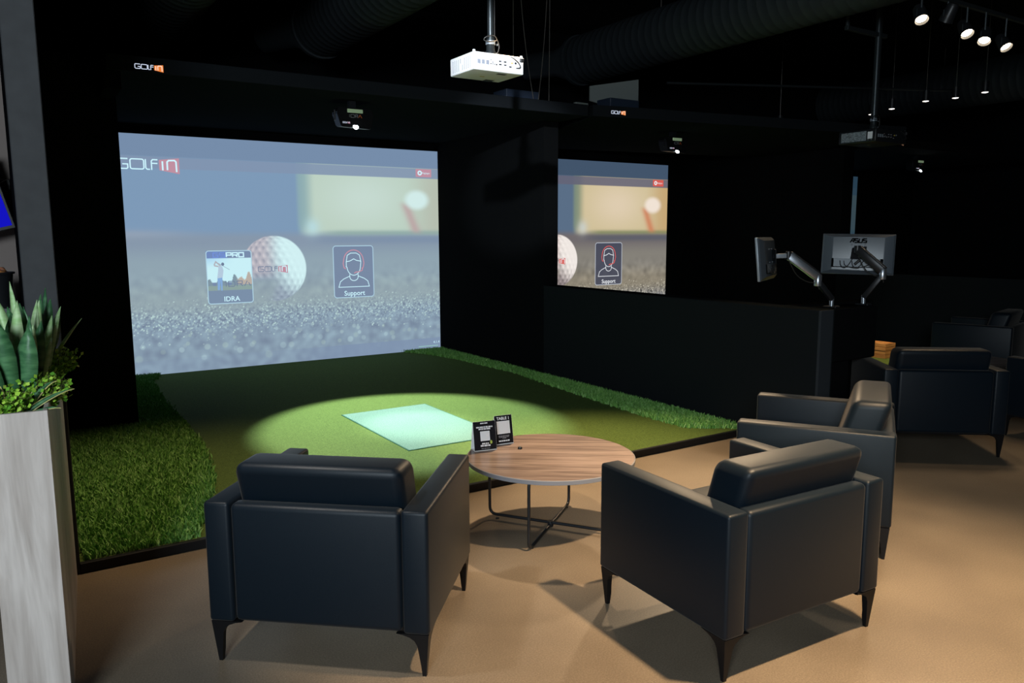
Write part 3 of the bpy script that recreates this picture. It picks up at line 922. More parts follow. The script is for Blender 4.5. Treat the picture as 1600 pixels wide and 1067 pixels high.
# ------------------------------------------------------------------ armchairs
def make_armchair():
    W, D, A = 0.437, 0.386, 0.102
    t = thing('armchair', '', 'armchair')
    for s in (-1, 1):
        bm = B(); box(bm, s * W, s * (W - A), -D, D, 0.172, 0.650, 0.014, 3); obj('armrest', bm, M['leather'], t, 50)
    xi = W - A - 0.003
    bm = B(); box(bm, -xi, xi, -D + 0.002, -D + 0.074, 0.176, 0.645, 0.022, 4); obj('backrest', bm, M['leather'], t, 50)
    bm = B(); box(bm, -xi, xi, -D + 0.076, D - 0.02, 0.178, 0.30, 0.012, 2); obj('seat_base', bm, M['leather'], t, 50)
    bm = B(); box(bm, -xi, xi, -0.25, D + 0.005, 0.302, 0.445, 0.035, 4); obj('seat_cushion', bm, M['leather'], t, 50)
    # leaning back cushion: a slanted block with a level top
    sh = Matrix.Identity(4)      # shear
    sh[1][2] = -0.30
    mx = Matrix.Translation((0, -0.155, 0.446)) @ sh
    bm = B(); box(bm, -xi, xi, -0.100, 0.095, 0.0, 0.345, 0.042, 6, mx)
    for v in bm.verts:      # a little stuffing
        if abs(v.co.x) < xi - 0.03 or True:
            u = 1 - (v.co.x / xi) ** 2
            v.co.z += 0.008 * u * (1 if v.co.z > 0.7 else 0)
    obj('back_cushion', bm, M['leather'], t, 50)
    bm = B(); box(bm, -W + 0.05, W - 0.05, -D + 0.05, D - 0.05, 0.158, 0.172); obj('underframe', bm, M['leg_metal'], t)
    for sx in (-1, 1):
        for sy in (-1, 1):
            bm = B()
            rings = []
            # flared bracket that curves into a slender foot
            for z, e in ((0.172, 0.125), (0.167, 0.098), (0.158, 0.072), (0.145, 0.053), (0.125, 0.041), (0.095, 0.034), (0.045, 0.023), (0.0, 0.015)):
                ox = W - 0.006 - (0.172 - z) * 0.085
                oy = D - 0.006 - (0.172 - z) * 0.085
                k = min(e, 0.026)
                rings.append([bm.verts.new((sx * x, sy * y, z)) for x, y in ((ox, oy), (ox - e, oy), (ox - e, oy - k * 0.8), (ox - k, oy - k), (ox - k * 0.8, oy - e), (ox, oy - e))])
            for a, b in zip(rings, rings[1:]):
                for k in range(6):
                    bm.faces.new((a[k], a[(k + 1) % 6], b[(k + 1) % 6], b[k]))
            bm.faces.new(rings[0]); bm.faces.new(rings[-1])
            obj('leg', bm, M['leg_metal'], t)
    return t

def copy_tree(o, parent=None):
    c = o.copy()
    C.objects.link(c)
    if parent is not None:
        c.parent = parent
    for ch in list(o.children):
        copy_tree(ch, c)
    return c

chair = make_armchair()
seats = [(1.140, 3.026, -41.2, 'black leather armchair on the left with its back to the camera'),
         (2.550, 2.180, -3.1, 'black leather armchair in front, right of the round wooden table'),
         (3.800, 2.680, 32, 'black leather armchair side-on behind the front right armchair'),
         (5.965, 3.290, -39.4, 'black leather armchair in the dim area just right of the low wall end'),
         (7.170, 2.660, -4, 'black leather armchair mostly cut off at the right picture edge'),
         (9.16, 4.46, 14, 'farthest dark armchair, only a lit top edge showing at far right')]
for i, (x, y, a, lab) in enumerate(seats):
    o = chair if i == 0 else copy_tree(chair)
    o.location = (x, y, 0)
    o.rotation_euler = (0, 0, math.radians(a))
    for ch in o.children:
        if ch.name.startswith('back_cushion') and i in (1, 2):
            ch.location.x = 0.012        # loose cushion, pushed to one side
            ch.location.y = -0.012
    o['label'] = lab
    o['group'] = 'black leather lounge armchairs'

# ------------------------------------------------------------------ coffee tables
def make_table():
    t = thing('coffee_table', '', 'table')
    bm = B(); lathe(bm, [(0.0, 0.396), (0.466, 0.396), (0.466, 0.4195), (0.0, 0.4195)], 64); obj('tabletop', bm, M['table_wood'], t, 40)
    bm = B()
    n = 64
    ring = [[bm.verts.new((r * math.cos(2 * PI * k / n), r * math.sin(2 * PI * k / n), z)) for k in range(n)] for r, z in ((0.4665, 0.395), (0.4705, 0.397), (0.4705, 0.4175), (0.4665, 0.4198))]
    for a, b in zip(ring, ring[1:]):
        for k in range(n):
            bm.faces.new((a[k], a[(k + 1) % n], b[(k + 1) % n], b[k]))
    obj('edge_band', bm, M['table_edge'], t, 50)
    for a in (math.radians(37), math.radians(124)):
        d = Vector((math.cos(a), math.sin(a), 0))
        r = 0.378
        z0 = 0.012 if a < 1 else 0.026
        P = lambda s, z: d * s + Vector((0, 0, z))
        pts = arc_pts([P(-0.05, 0.386), P(-r, 0.386), P(-r, z0), P(r, z0), P(r, 0.386), P(0.05, 0.386)], 0.045, 6)
        bm = B(); tube(bm, pts, 0.0085, 8); obj('leg_frame', bm, M['frame_metal'], t, 60)
    bm = B(); lathe(bm, [(0.0, 0.003), (0.016, 0.003), (0.016, 0.034), (0.0, 0.034)], 12); obj('cross_joint', bm, M['frame_metal'], t, 40)
    for a in (217, 37, 124, 304):
        a = math.radians(a)
        bm = B(); lathe(bm, [(0.0, 0.0), (0.010, 0.0), (0.010, 0.005 if a in () else 0.006), (0.0, 0.006)], 8, Matrix.Translation((0.33 * math.cos(a), 0.33 * math.sin(a), 0)))
        obj('foot_pad', bm, M['frame_metal'], t)
    return t
tab = make_table()
tab.location = (2.488, 3.454, 0)
tag(tab, 'round wood-topped coffee table on a black wire frame amid the front armchairs', 'table', 'round coffee tables')
tab2 = copy_tree(tab)
tab2.location = (7.72, 3.86, 0)
tab2['label'] = 'second round coffee table almost hidden in the dark among the far armchairs'

# tent cards on the table
def tent_card(x0, y0, x1, y1, h, dep, label):
    """folded card; front panel base runs from (x0,y0) to (x1,y1)"""
    a = Vector((x0, y0, 0)); b = Vector((x1, y1, 0))
    w = (b - a).length
    rot = math.atan2(b.y - a.y, b.x - a.x)
    t = thing('tent_card', label, 'sign', (x0, y0, 0.4205), rot)
    th = 0.0012
    sl = math.hypot(h, dep / 2)
    ang = math.atan2(dep / 2, h)
    for nm, y, s in (('front_panel', 0.0, 1), ('rear_panel', dep, -1)):
        bm = B()
        box(bm, 0, w, 0 if s > 0 else -th, th if s > 0 else 0, 0, sl)
        bmesh.ops.transform(bm, matrix=Matrix.Translation((0, y, 0)) @ Matrix.Rotation(-ang * s, 4, 'X'), verts=bm.verts[:])
        obj(nm, bm, M['card_white'], t)
    bm = B(); box(bm, 0.001, w - 0.001, 0.002, dep - 0.002, 0.0, 0.001); obj('base_panel', bm, M['card_white'], t)
    face = Matrix.Rotation(-ang, 4, 'X') @ frame_m((0, -0.0006, 0), (1, 0, 0), (0, 0, 1))
    poly_part('black_print', [[(0.001, 0.004), (w - 0.001, 0.004), (w - 0.001, sl), (0.001, sl)]], face, M['card_black'], t, 0.0003)
    return t, w, sl, face
t, w, sl, face = tent_card(2.163, 3.742, 2.297, 3.716, 0.165, 0.065, 'front black tent card with white square on the round table edge')
poly_part('white_square', [[(w * 0.30, sl * 0.33), (w * 0.72, sl * 0.33), (w * 0.72, sl * 0.66), (w * 0.30, sl * 0.66)]], face, M['card_white'], t, 0.0008)
for y, s, ww in ((0.93, 0.34, 0.0085), (0.80, 0.72, 0.011), (0.735, 0.52, 0.011), (0.24, 0.30, 0.011), (0.17, 0.44, 0.013), (0.075, 0.38, 0.006)):
    # lines of illegible small print
    x = w * 0.5 - w * s / 2
    words = []
    rr = random.Random(int(y * 1000))
    while x < w * 0.5 + w * s / 2 - 0.004:
        L = rr.uniform(0.008, 0.022)
        words.append([(x, sl * y), (min(x + L, w * 0.5 + w * s / 2), sl * y)])
        x += L + 0.003
    strokes('print_line', words, ww * 0.75, face, M['white_print'] if ww > 0.007 else M['grey_print'], t, 0.0008)
poly_part('print_icon', [[(w * 0.76 + 0.0075 * math.cos(a), sl * 0.275 + 0.0105 * math.sin(a)) for a in [2 * PI * k / 10 for k in range(10)]]], face, M['card_accent'], t, 0.0008)
t, w, sl, face = tent_card(2.338, 3.792, 2.452, 3.778, 0.168, 0.065, 'rear tilted-looking black tent card reading TABLE 1')
poly_part('white_square', [[(w * 0.12, sl * 0.36), (w * 0.85, sl * 0.36), (w * 0.85, sl * 0.80), (w * 0.12, sl * 0.80)]], face, M['card_white'], t, 0.0008)
text_part('card_text', 'TABLE 1', 0.023, face @ Matrix.Translation((w * 0.5, sl * 0.885, 0)), M['white_print'], t, depth=0.0008, bold=0.0008)
for y, s, ww in ((0.29, 0.66, 0.006), (0.25, 0.62, 0.006), (0.21, 0.22, 0.006), (0.12, 0.66, 0.010)):
    x = w * 0.5 - w * s / 2
    words = []
    rr = random.Random(int(y * 1000) + 5)
    while x < w * 0.5 + w * s / 2 - 0.004:
        L = rr.uniform(0.006, 0.016)
        words.append([(x, sl * y), (min(x + L, w * 0.5 + w * s / 2), sl * y)])
        x += L + 0.0025
    strokes('print_line', words, ww * 0.75, face, M['white_print'] if ww > 0.007 else M['grey_print'], t, 0.0008)
t = thing('call_button', 'small black domed button on the round wooden table', 'button', (2.415, 3.655, 0.4198))
bm = B(); lathe(bm, [(0.0, 0.0), (0.013, 0.0), (0.013, 0.004), (0.0105, 0.011), (0.0, 0.014)], 16); obj('dome', bm, M['black_plastic'], t, 40)
bm = B(); lathe(bm, [(0.0, 0.013), (0.003, 0.013), (0.003, 0.0155), (0.0, 0.0155)], 8); obj('button_tip', bm, M['silver'], t)

# ------------------------------------------------------------------ projectors
def projector(x0, x1, y0, y1, z0, z1, body, label, dark=False):
    cx = (x0 + x1) / 2
    t = thing('projector', label, 'projector', (cx, (y0 + y1) / 2, z0))
    w, d, h = (x1 - x0) / 2, (y1 - y0) / 2, z1 - z0
    bm = B(); box(bm, -w, w, -d, d, 0, h, 0.010, 3); obj('body', bm, body, t, 40)
    port = M['dark_port'] if not dark else M['grey_print']
    slot = M['grey_slot'] if not dark else M['silver_paint']
    # vents on the left side
    bm = B()
    for k in range(10):
        y = -d + 0.045 + k * (2 * d - 0.09) / 9
        a, b = (0.018, h - 0.022)
        if k in (4, 5):
            a, b = (0.018, h * 0.45) if k == 4 else (h * 0.55, h - 0.022)
        for j in range(8):
            za = a + (b - a) * j / 8
            box(bm, -w - 0.0008, -w + 0.001, y - 0.004, y + 0.004, za, za + (b - a) / 8 * 0.62)
    obj('side_vent', bm, slot, t)
    bm = B()
    for k in range(3):
        x = -w + 0.030 + k * 0.034
        box(bm, x, x + 0.024, -d - 0.0006, -d + 0.001, h * 0.34, h * 0.58)
    obj('rear_vent', bm, slot, t)
    bm = B()
    for x, z, r in ((0.135, 0.62, 0.004), (0.15, 0.50, 0.004), (0.15, 0.40, 0.004), (0.135, 0.40, 0.004), (0.165, 0.40, 0.004), (0.18, 0.39, 0.006)):
        lathe(bm, [(0, 0), (r, 0), (r, 0.002), (0, 0.002)], 8, Matrix.Translation((-w + x, -d, h * z)) @ Matrix.Rotation(PI / 2, 4, 'X'))
    for x, z in ((0.20, 0.60), (0.20, 0.42), (0.24, 0.60), (0.24, 0.42), (0.282, 0.36)):
        box(bm, -w + x, -w + x + 0.020, -d - 0.0012, -d + 0.001, h * z - 0.004, h * z + 0.004)
    obj('port', bm, port, t)
    bm = B(); lathe(bm, [(0, 0), (0.006, 0), (0.006, 0.003), (0, 0.003)], 10, Matrix.Translation((-w + 0.305, -d, h * 0.58)) @ Matrix.Rotation(PI / 2, 4, 'X')); obj('video_jack', bm, M['yellow_jack'], t)
    bm = B(); lathe(bm, [(0, 0), (0.007, 0), (0.007, 0.003), (0, 0.003)], 10, Matrix.Translation((-w + 0.335, -d, h * 0.60)) @ Matrix.Rotation(PI / 2, 4, 'X')); obj('audio_jack', bm, port, t)
    # feet / corner bosses on the upturned base
    for sx in (-1, 1):
        bm = B(); lathe(bm, [(0, h), (0.010, h), (0.010, h + 0.010), (0, h + 0.010)], 10, Matrix.Translation((sx * (w - 0.012), -d + 0.015, 0))); obj('foot', bm, body, t)
    # lens block at the front, lamp door underneath
    bm = B(); lathe(bm, [(0.0, 0.0), (0.045, 0.0), (0.050, 0.02), (0.042, 0.035), (0.0, 0.030)], 20, Matrix.Translation((0.10, d, h * 0.45)) @ Matrix.Rotation(-PI / 2, 4, 'X')); obj('lens', bm, M['dark_port'], t, 40)
    bm = B(); box(bm, 0.02, 0.09, -d + 0.045, -d + 0.075, -0.0012, 0.001); obj('base_slot', bm, port if not dark else M['black_plastic'], t)
    bm = B(); box(bm, -0.04, -0.005, 0.02, 0.035, -0.001, 0.001); obj('base_sticker', bm, M['yellow_jack'], t)
    bm = B(); box(bm, 0.055, 0.13, d - 0.06, d + 0.001, -0.0012, 0.002); obj('lens_recess', bm, M['dark_port'] if not dark else M['black_plastic'], t)
    # power lead looping on the rear
    pts = [(w - 0.16, -d + 0.05, h + 0.004), (w - 0.11, -d - 0.004, h - 0.004), (w - 0.055, -d - 0.014, h * 0.66), (w - 0.035, -d - 0.014, h * 0.42), (w - 0.045, -d - 0.010, h * 0.34), (w - 0.065, -d - 0.003, h * 0.33)]
    bm = B(); tube(bm, arc_pts(pts, 0.03, 4), 0.0032, 6); obj('power_lead', bm, M['cable'], t, 60)
    bm = B(); box(bm, w - 0.035, w - 0.008, -d - 0.016, -d + 0.001, h * 0.70, h * 0.92, 0.003, 1); obj('plug', bm, M['cable'], t)
    return t
projector(2.741, 3.145, 4.70, 5.03, 2.745, 2.864, M['white_plastic'], 'white projector hanging on a pole above the left bay')
t = projector(7.10, 7.62, 4.55, 4.95, 2.515, 2.640, M['black_plastic'], 'black projector hanging in the dark above the far armchairs', True)
bm = B(); box(bm, -0.262, -0.259, -0.10, 0.17, 0.015, 0.105); obj('side_grille', bm, mat('speckled_grille', (0.20, 0.23, 0.25), 0.6, noise=(90, 0.7)), t)
bm = B(); box(bm, -0.2625, -0.259, -0.165, -0.115, 0.03, 0.095); obj('sticker', bm, M['white_print'], t)

def pole_mount(x, y, z, label, r=0.022):
    t = thing('projector_mount', label, 'mount', (x, y, z))
    bm = B(); tube(bm, [(0, 0, 0.045), (0, 0, CEIL - z)], r, 12); obj('pole', bm, M['pole_metal'], t, 40)
    bm = B(); lathe(bm, [(0, 0.0), (0.055, 0.0), (0.055, 0.012), (0.036, 0.02), (0.036, 0.055), (0.03, 0.062), (0.03, 0.15), (0.0, 0.15)], 14); obj('swivel_head', bm, M['pole_metal'], t, 40)
    bm = B(); lathe(bm, [(0, 0.10), (0.034, 0.10), (0.034, 0.125), (0, 0.125)], 14); obj('clamp_ring', bm, M['silver_paint'], t, 40)
    for dx in (0.035, 0.04):
        bm = B(); lathe(bm, [(0, 0), (0.007, 0.002), (0.007, 0.010), (0, 0.012)], 8, Matrix.Translation((dx, -0.02, 0.04 if dx < 0.038 else 0.10)) @ Matrix.Rotation(PI / 2, 4, 'X')); obj('bolt', bm, M['silver'], t)
    pts = [(0.03, -0.03, 0.02), (0.055, -0.035, 0.09), (0.01, -0.045, 0.16), (-0.055, -0.035, 0.145), (-0.075, -0.02, 0.12), (-0.02, -0.04, 0.11), (0.04, -0.03, 0.13)]
    bm = B(); tube(bm, arc_pts(pts, 0.03, 4), 0.0035, 6); obj('tied_cable', bm, M['cable'], t, 60)
    bm = B(); tube(bm, [(r + 0.006, -0.01, 0.16), (r + 0.008, -0.01, CEIL - z)], 0.004, 6); obj('pole_cable', bm, M['cable'], t)
    bm = B(); box(bm, -0.07, 0.07, -0.07, 0.07, CEIL - z - 0.012, CEIL - z); obj('ceiling_plate', bm, M['pole_metal'], t)
    return t
pole_mount(2.99, 4.89, 2.866, 'dark pole mount carrying the white projector')
t = pole_mount(7.36, 4.75, 2.642, 'dark pole mount carrying the black projector', 0.03)
bm = B(); box(bm, -0.52, 0.12, -0.02, 0.02, 0.90, 0.94, 0.003, 1); obj('strut', bm, M['pole_metal'], t)
bm = B(); tube(bm, [(-0.50, 0, 0.92), (-0.50, 0, CEIL - 2.642)], 0.02, 8); obj('strut_hanger', bm, M['pole_metal'], t)

# loose leads from the ceiling to the left canopy
for i, (x, x2, z2, lab) in enumerate([(4.36, 4.36, 3.35, 'thin lead hanging left of the pair beside the white projector'), (4.42, 4.60, 2.99, 'thin lead slanting down to the canopy behind the projector'), (4.78, 4.66, 2.99, 'thin lead curving to the canopy right of the projector'), (4.80, 4.79, 2.99, 'straight thin lead dropping to the canopy right end')]):
    bm = B()
    n = 10
    tube(bm, [(x + (x2 - x) * (k / n) ** 2.0, 6.70, CEIL + (z2 - CEIL) * k / n) for k in range(n + 1)], 0.004, 5)
    tag(obj('hanging_lead', bm, M['steel_wire'], None, 60), lab, 'cable', 'leads above the left canopy')

# ------------------------------------------------------------------ ducts
def duct(x, z, r, y0, y1, label, taper=None):
    t = thing('air_duct', label, 'duct', (x, y0, z))
    prof = []
    L = y1 - y0
    n = int(L / 0.11)
    for k in range(n):
        a = L * k / n
        prof += [(r, a), (r, a + L / n * 0.80), (r + 0.0035, a + L / n * 0.87), (r + 0.0035, a + L / n * 0.93)]
    prof.append((r, L))
    bm = B(); lathe(bm, prof, 40, Matrix.Rotation(-PI / 2, 4, 'X')); obj('spiral_pipe', bm, M['duct_metal'], t, 30)
    bm = B(); lathe(bm, [(r + 0.018, -0.03), (r + 0.018, 0.03)], 40, Matrix.Translation((0, L, 0)) @ Matrix.Rotation(-PI / 2, 4, 'X')); obj('end_collar', bm, M['duct_metal'], t, 30)
    if taper:
        bm = B(); lathe(bm, [(r, 0.0), (r * 0.55, 0.35), (r * 0.55, 0.8)], 32, Matrix.Translation((0, L, 0)) @ Matrix.Rotation(math.radians(-90 + taper[0]), 4, 'X') @ Matrix.Rotation(math.radians(taper[1]), 4, 'Y')); obj('reducer', bm, M['duct_metal'], t, 30)
    for k in range(int(L / 2.4)):
        y = 0.9 + 2.4 * k
        bm = B(); tube(bm, [(0, y, r - 0.01), (0, y, CEIL - z)], 0.006, 6); obj('hanger_rod', bm, M['steel_wire'], t)
    return t
duct(6.5, 3.88, 0.30, 1.2, 8.4, 'large black spiral duct crossing the top centre towards the camera', (0, -28))
duct(13.0, 3.95, 0.34, 1.5, 9.3, 'dim black spiral duct far back under the right ceiling')
duct(1.35, 3.70, 0.30, 5.3, 8.6, 'dark spiral duct at top left above the logo canopy', (0, -28))
duct(2.95, 3.78, 0.30, 5.25, 8.2, 'dark spiral duct between the left duct and the projector pole', (0, -28))

# thin pipes under the ceiling
for p0, p1, lab in (((4.4, 6.2, 4.1), (5.9, 3.9, 4.1), 'thin dark pipe slanting under the ceiling left of the big duct'),
                    ((6.9, 7.2, 3.45), (10.5, 5.6, 3.45), 'thin dark pipe behind the black projector pole')):
    bm = B(); tube(bm, [p0, p1], 0.016, 8); tag(obj('ceiling_pipe', bm, M['pole_metal'], None, 60), lab, 'pipe')

# ------------------------------------------------------------------ track lights and pendants
t = thing('light_track', 'thin black light track running along the ceiling at upper right', 'track', (7.3, 3.66, 3.50))
bm = B(); box(bm, -1.7, 2.1, -0.018, 0.018, 0, 0.03, 0.002, 1); obj('rail', bm, M['pole_metal'], t)
for x in (-1.2, 0.6, 1.9):
    bm = B(); tube(bm, [(x, 0, 0.03), (x, 0, CEIL - 3.5)], 0.005, 6); obj('rail_hanger', bm, M['steel_wire'], t)

def track_head(x, z, aim, label, lit=True, power=0):
    y = 3.66
    t = thing('track_spotlight', label, 'light', (x, y, 3.50), 0, 'track spotlights at upper right')
    drop = 3.50 - z
    bm = B(); tube(bm, [(0, 0, 0), (0, 0, -drop + 0.06)], 0.009, 8); obj('stem', bm, M['pole_metal'], t)
    d = Vector(aim).normalized()
    mx = Matrix.Translation((0, 0, -drop)) @ d.to_track_quat('Z', 'Y').to_matrix().to_4x4()
    bm = B(); lathe(bm, [(0.0, -0.11), (0.035, -0.11), (0.045, -0.09), (0.052, 0.0), (0.056, 0.035), (0.050, 0.035), (0.046, 0.012)], 20, mx); obj('lamp_housing', bm, M['black_plastic'], t, 40)
    bm = B(); lathe(bm, [(0.0, 0.022), (0.030, 0.020), (0.046, 0.010), (0.0, 0.008)], 20, mx); obj('bulb', bm, M['lamp_glow'] if lit else M['dark_port'], t, 40)
    bm = B(); tube(bm, [(0.06, 0, -drop), (0.06, 0, -drop + 0.05), (0, 0, -drop + 0.07), (-0.06, 0, -drop + 0.05), (-0.06, 0, -drop)], 0.005, 6); obj('yoke', bm, M['pole_metal'], t)
    if power:
        light('track_spot_light', 'SPOT', Vector((x, y, z)) + d * 0.05, Vector((x, y, z)) + d * 3, power, WARM, spot_size=math.radians(70), spot_blend=0.8, shadow_soft_size=0.05)
    return t
track_head(6.22, 3.33, (-0.35, -0.45, -0.8), 'brightest track spotlight, leftmost of the lit lamps at upper right', True, 50)
track_head(6.60, 3.38, (0.1, 0.5, -0.9), 'unlit dark track spotlight beside the leftmost bright one', False)
track_head(6.90, 3.31, (-0.30, -0.5, -0.75), 'second bright track spotlight from the left', True, 50)
track_head(7.20, 3.29, (-0.55, -0.25, -0.80), 'track spotlight turned straight down, third of the lit row', True, 40)
track_head(7.55, 3.28, (-0.2, -0.55, -0.75), 'rightmost bright track spotlight near the picture edge', True, 40)

for i, (x, y, z, lab) in enumerate([(9.45, 7.55, 3.17, 'lone tiny pendant lamp above the second canopy'), (10.22, 6.34, 3.30, 'leftmost pendant lamp of the dim row at far right'),
                                    (10.0, 5.75, 3.30, 'second pendant lamp of the dim row at far right'), (10.08, 5.42, 3.30, 'third pendant lamp of the dim row at far right'),
                                    (9.98, 5.02, 3.30, 'rightmost pendant lamp of the dim row, under the bright spotlights'), (10.2, 6.62, 3.26, 'pendant lamp half hidden by the black projector pole')]):
    t = thing('pendant_lamp', lab, 'light', (x, y, z), 0, 'small pendant cylinder lamps')
    bm = B(); tube(bm, [(0, 0, 0.13), (0, 0, CEIL - z)], 0.0035, 5); obj('cord', bm, M['steel_wire'], t)
    bm = B(); lathe(bm, [(0.036, 0.0), (0.038, 0.0), (0.038, 0.13), (0.0, 0.135)], 16); obj('lamp_tube', bm, M['black_plastic'], t, 40)
    bm = B(); lathe(bm, [(0.0, -0.012), (0.036, -0.004), (0.036, 0.006), (0.0, 0.006)], 16); obj('lens', bm, M['pendant_glow'], t, 40)

# ------------------------------------------------------------------ monitors on arms
def monitor(center, facing_back, tilt, roll, label, logo=True):
    """facing_back: horizontal direction in which the rear of the monitor looks"""
    b = Vector(facing_back).normalized()
    t = thing('monitor', label, 'monitor', center)
    x = b.cross(Vector((0, 0, 1))) * -1     # local x, to the right as seen from behind
    mx = frame_m((0, 0, 0), x, (0, 0, 1))
    mx = mx @ Matrix.Rotation(tilt, 4, 'X') @ Matrix.Rotation(roll, 4, 'Z')
    W, H = 0.272, 0.164
    bm = B(); box(bm, -W, W, -H, H, -0.022, -0.004, 0.003, 2, mx); obj('bezel', bm, M['silver_paint'] if not logo else M['monitor_shell'], t, 40)
    bm = B(); box(bm, -W + 0.01, W - 0.01, -H + 0.014, H - 0.01, -0.0235, -0.021, 0, 1, mx); obj('display_panel', bm, M['dark_port'], t)
    # shell tapering to the rear
    bm = B()
    rings = []
    for sx, sy0, sy1, z in ((W - 0.002, -H + 0.002, H - 0.002, -0.005), (W - 0.012, -H + 0.012, H - 0.010, 0.006), (W - 0.075, -H + 0.030, H - 0.028, 0.030), (W - 0.085, -H + 0.036, H - 0.034, 0.031)):
        rings.append([bm.verts.new(mx @ Vector(v)) for v in ((-sx, sy0, z), (sx, sy0, z), (sx, sy1, z), (-sx, sy1, z))])
    for a, c in zip(rings, rings[1:]):
        for k in range(4):
            bm.faces.new((a[k], a[(k + 1) % 4], c[(k + 1) % 4], c[k]))
    bm.faces.new(rings[-1])
    obj('rear_shell', bm, M['monitor_shell'], t, 25)
    bm = B(); box(bm, -0.185, 0.175, -0.108, -0.042, 0.029, 0.034, 0.002, 1, mx); obj('port_recess', bm, M['recess_grey'], t)
    bm = B(); box(bm, -0.195, -0.178, -0.110, -0.040, 0.030, 0.036, 0, 1, mx); box(bm, 0.168, 0.190, -0.110, -0.040, 0.030, 0.036, 0, 1, mx); box(bm, -0.195, 0.19, -0.113, -0.107, 0.03, 0.036, 0, 1, mx); obj('recess_edge', bm, M['matte_black'], t)
    for sx in (-0.05, 0.05):
        for sy in (0.0, 0.1):
            bm = B(); lathe(bm, [(0, 0.031), (0.006, 0.031), (0.006, 0.036), (0, 0.038)], 10, mx @ Matrix.Translation((sx, sy - 0.030, 0))); obj('screw', bm, M['silver'], t)
    bm = B()
    for (x0, x1) in ((-0.13, -0.06), (-0.04, 0.03), (-0.10, 0.09)):
        tube(bm, [mx @ Vector(p) for p in arc_pts([(x0, -0.06, 0.035), (x0 + 0.005, -0.10, 0.05), ((x0 + x1) / 2, -0.125, 0.05), (x1, -0.09, 0.05), (x1 + 0.02, -0.045, 0.04)], 0.03, 4)], 0.0035, 6)
    obj('cable', bm, M['cable'], t, 60)
    bm = B(); tube(bm, [mx @ Vector(p) for p in ((-0.02, -0.09, 0.045), (0.02, -0.05, 0.048))], 0.011, 8); obj('cable_plug', bm, M['cable'], t, 60)
    if logo:
        # rear wordmark in slanted square capitals
        q = lambda pts, ox: [((x + ox + 0.15 * y) * 0.0235 - 0.064, 0.090 + y * 0.031) for x, y in pts]
        A_ = [(0, 0), (0.6, 1), (1.05, 1), (1.05, 0)]
        A2 = [(0.45, 0.4), (1.05, 0.4)]
        S_ = [(1.0, 1), (0, 1), (0, 0.52), (1.0, 0.48), (1.0, 0), (0, 0)]
        U_ = [(0, 1), (0, 0), (1.0, 0), (1.0, 1)]
        strokes('rear_logo', [q(A_, 0), q(A2, 0), q(S_, 1.4), q(U_, 2.75), q(S_, 4.1)], 0.0095, mx, M['matte_black'], t, 0.0335)
    return t, mx

camxy = Vector((-0.84, -0.54, 0))
monitor((5.84, 3.84, 1.474), (-5.853, -3.839, 0), math.radians(-7), math.radians(-1.0), 'wide monitor with slanted ASUS lettering seen from behind on a black arm')
monitor((4.93, 4.01, 1.452), (0.47, -0.88, 0), math.radians(-6), math.radians(0), 'monitor seen nearly edge-on at the end of a silver arm', logo=False)

def bar(bm, a, b, w, h, bev=0.006):
    a, b = Vector(a), Vector(b)
    d = b - a
    mx = frame_m(a, d, Vector((0, 0, 1)))
    box(bm, 0, d.length, -h / 2, h / 2, -w / 2, w / 2, bev, 2, mx)

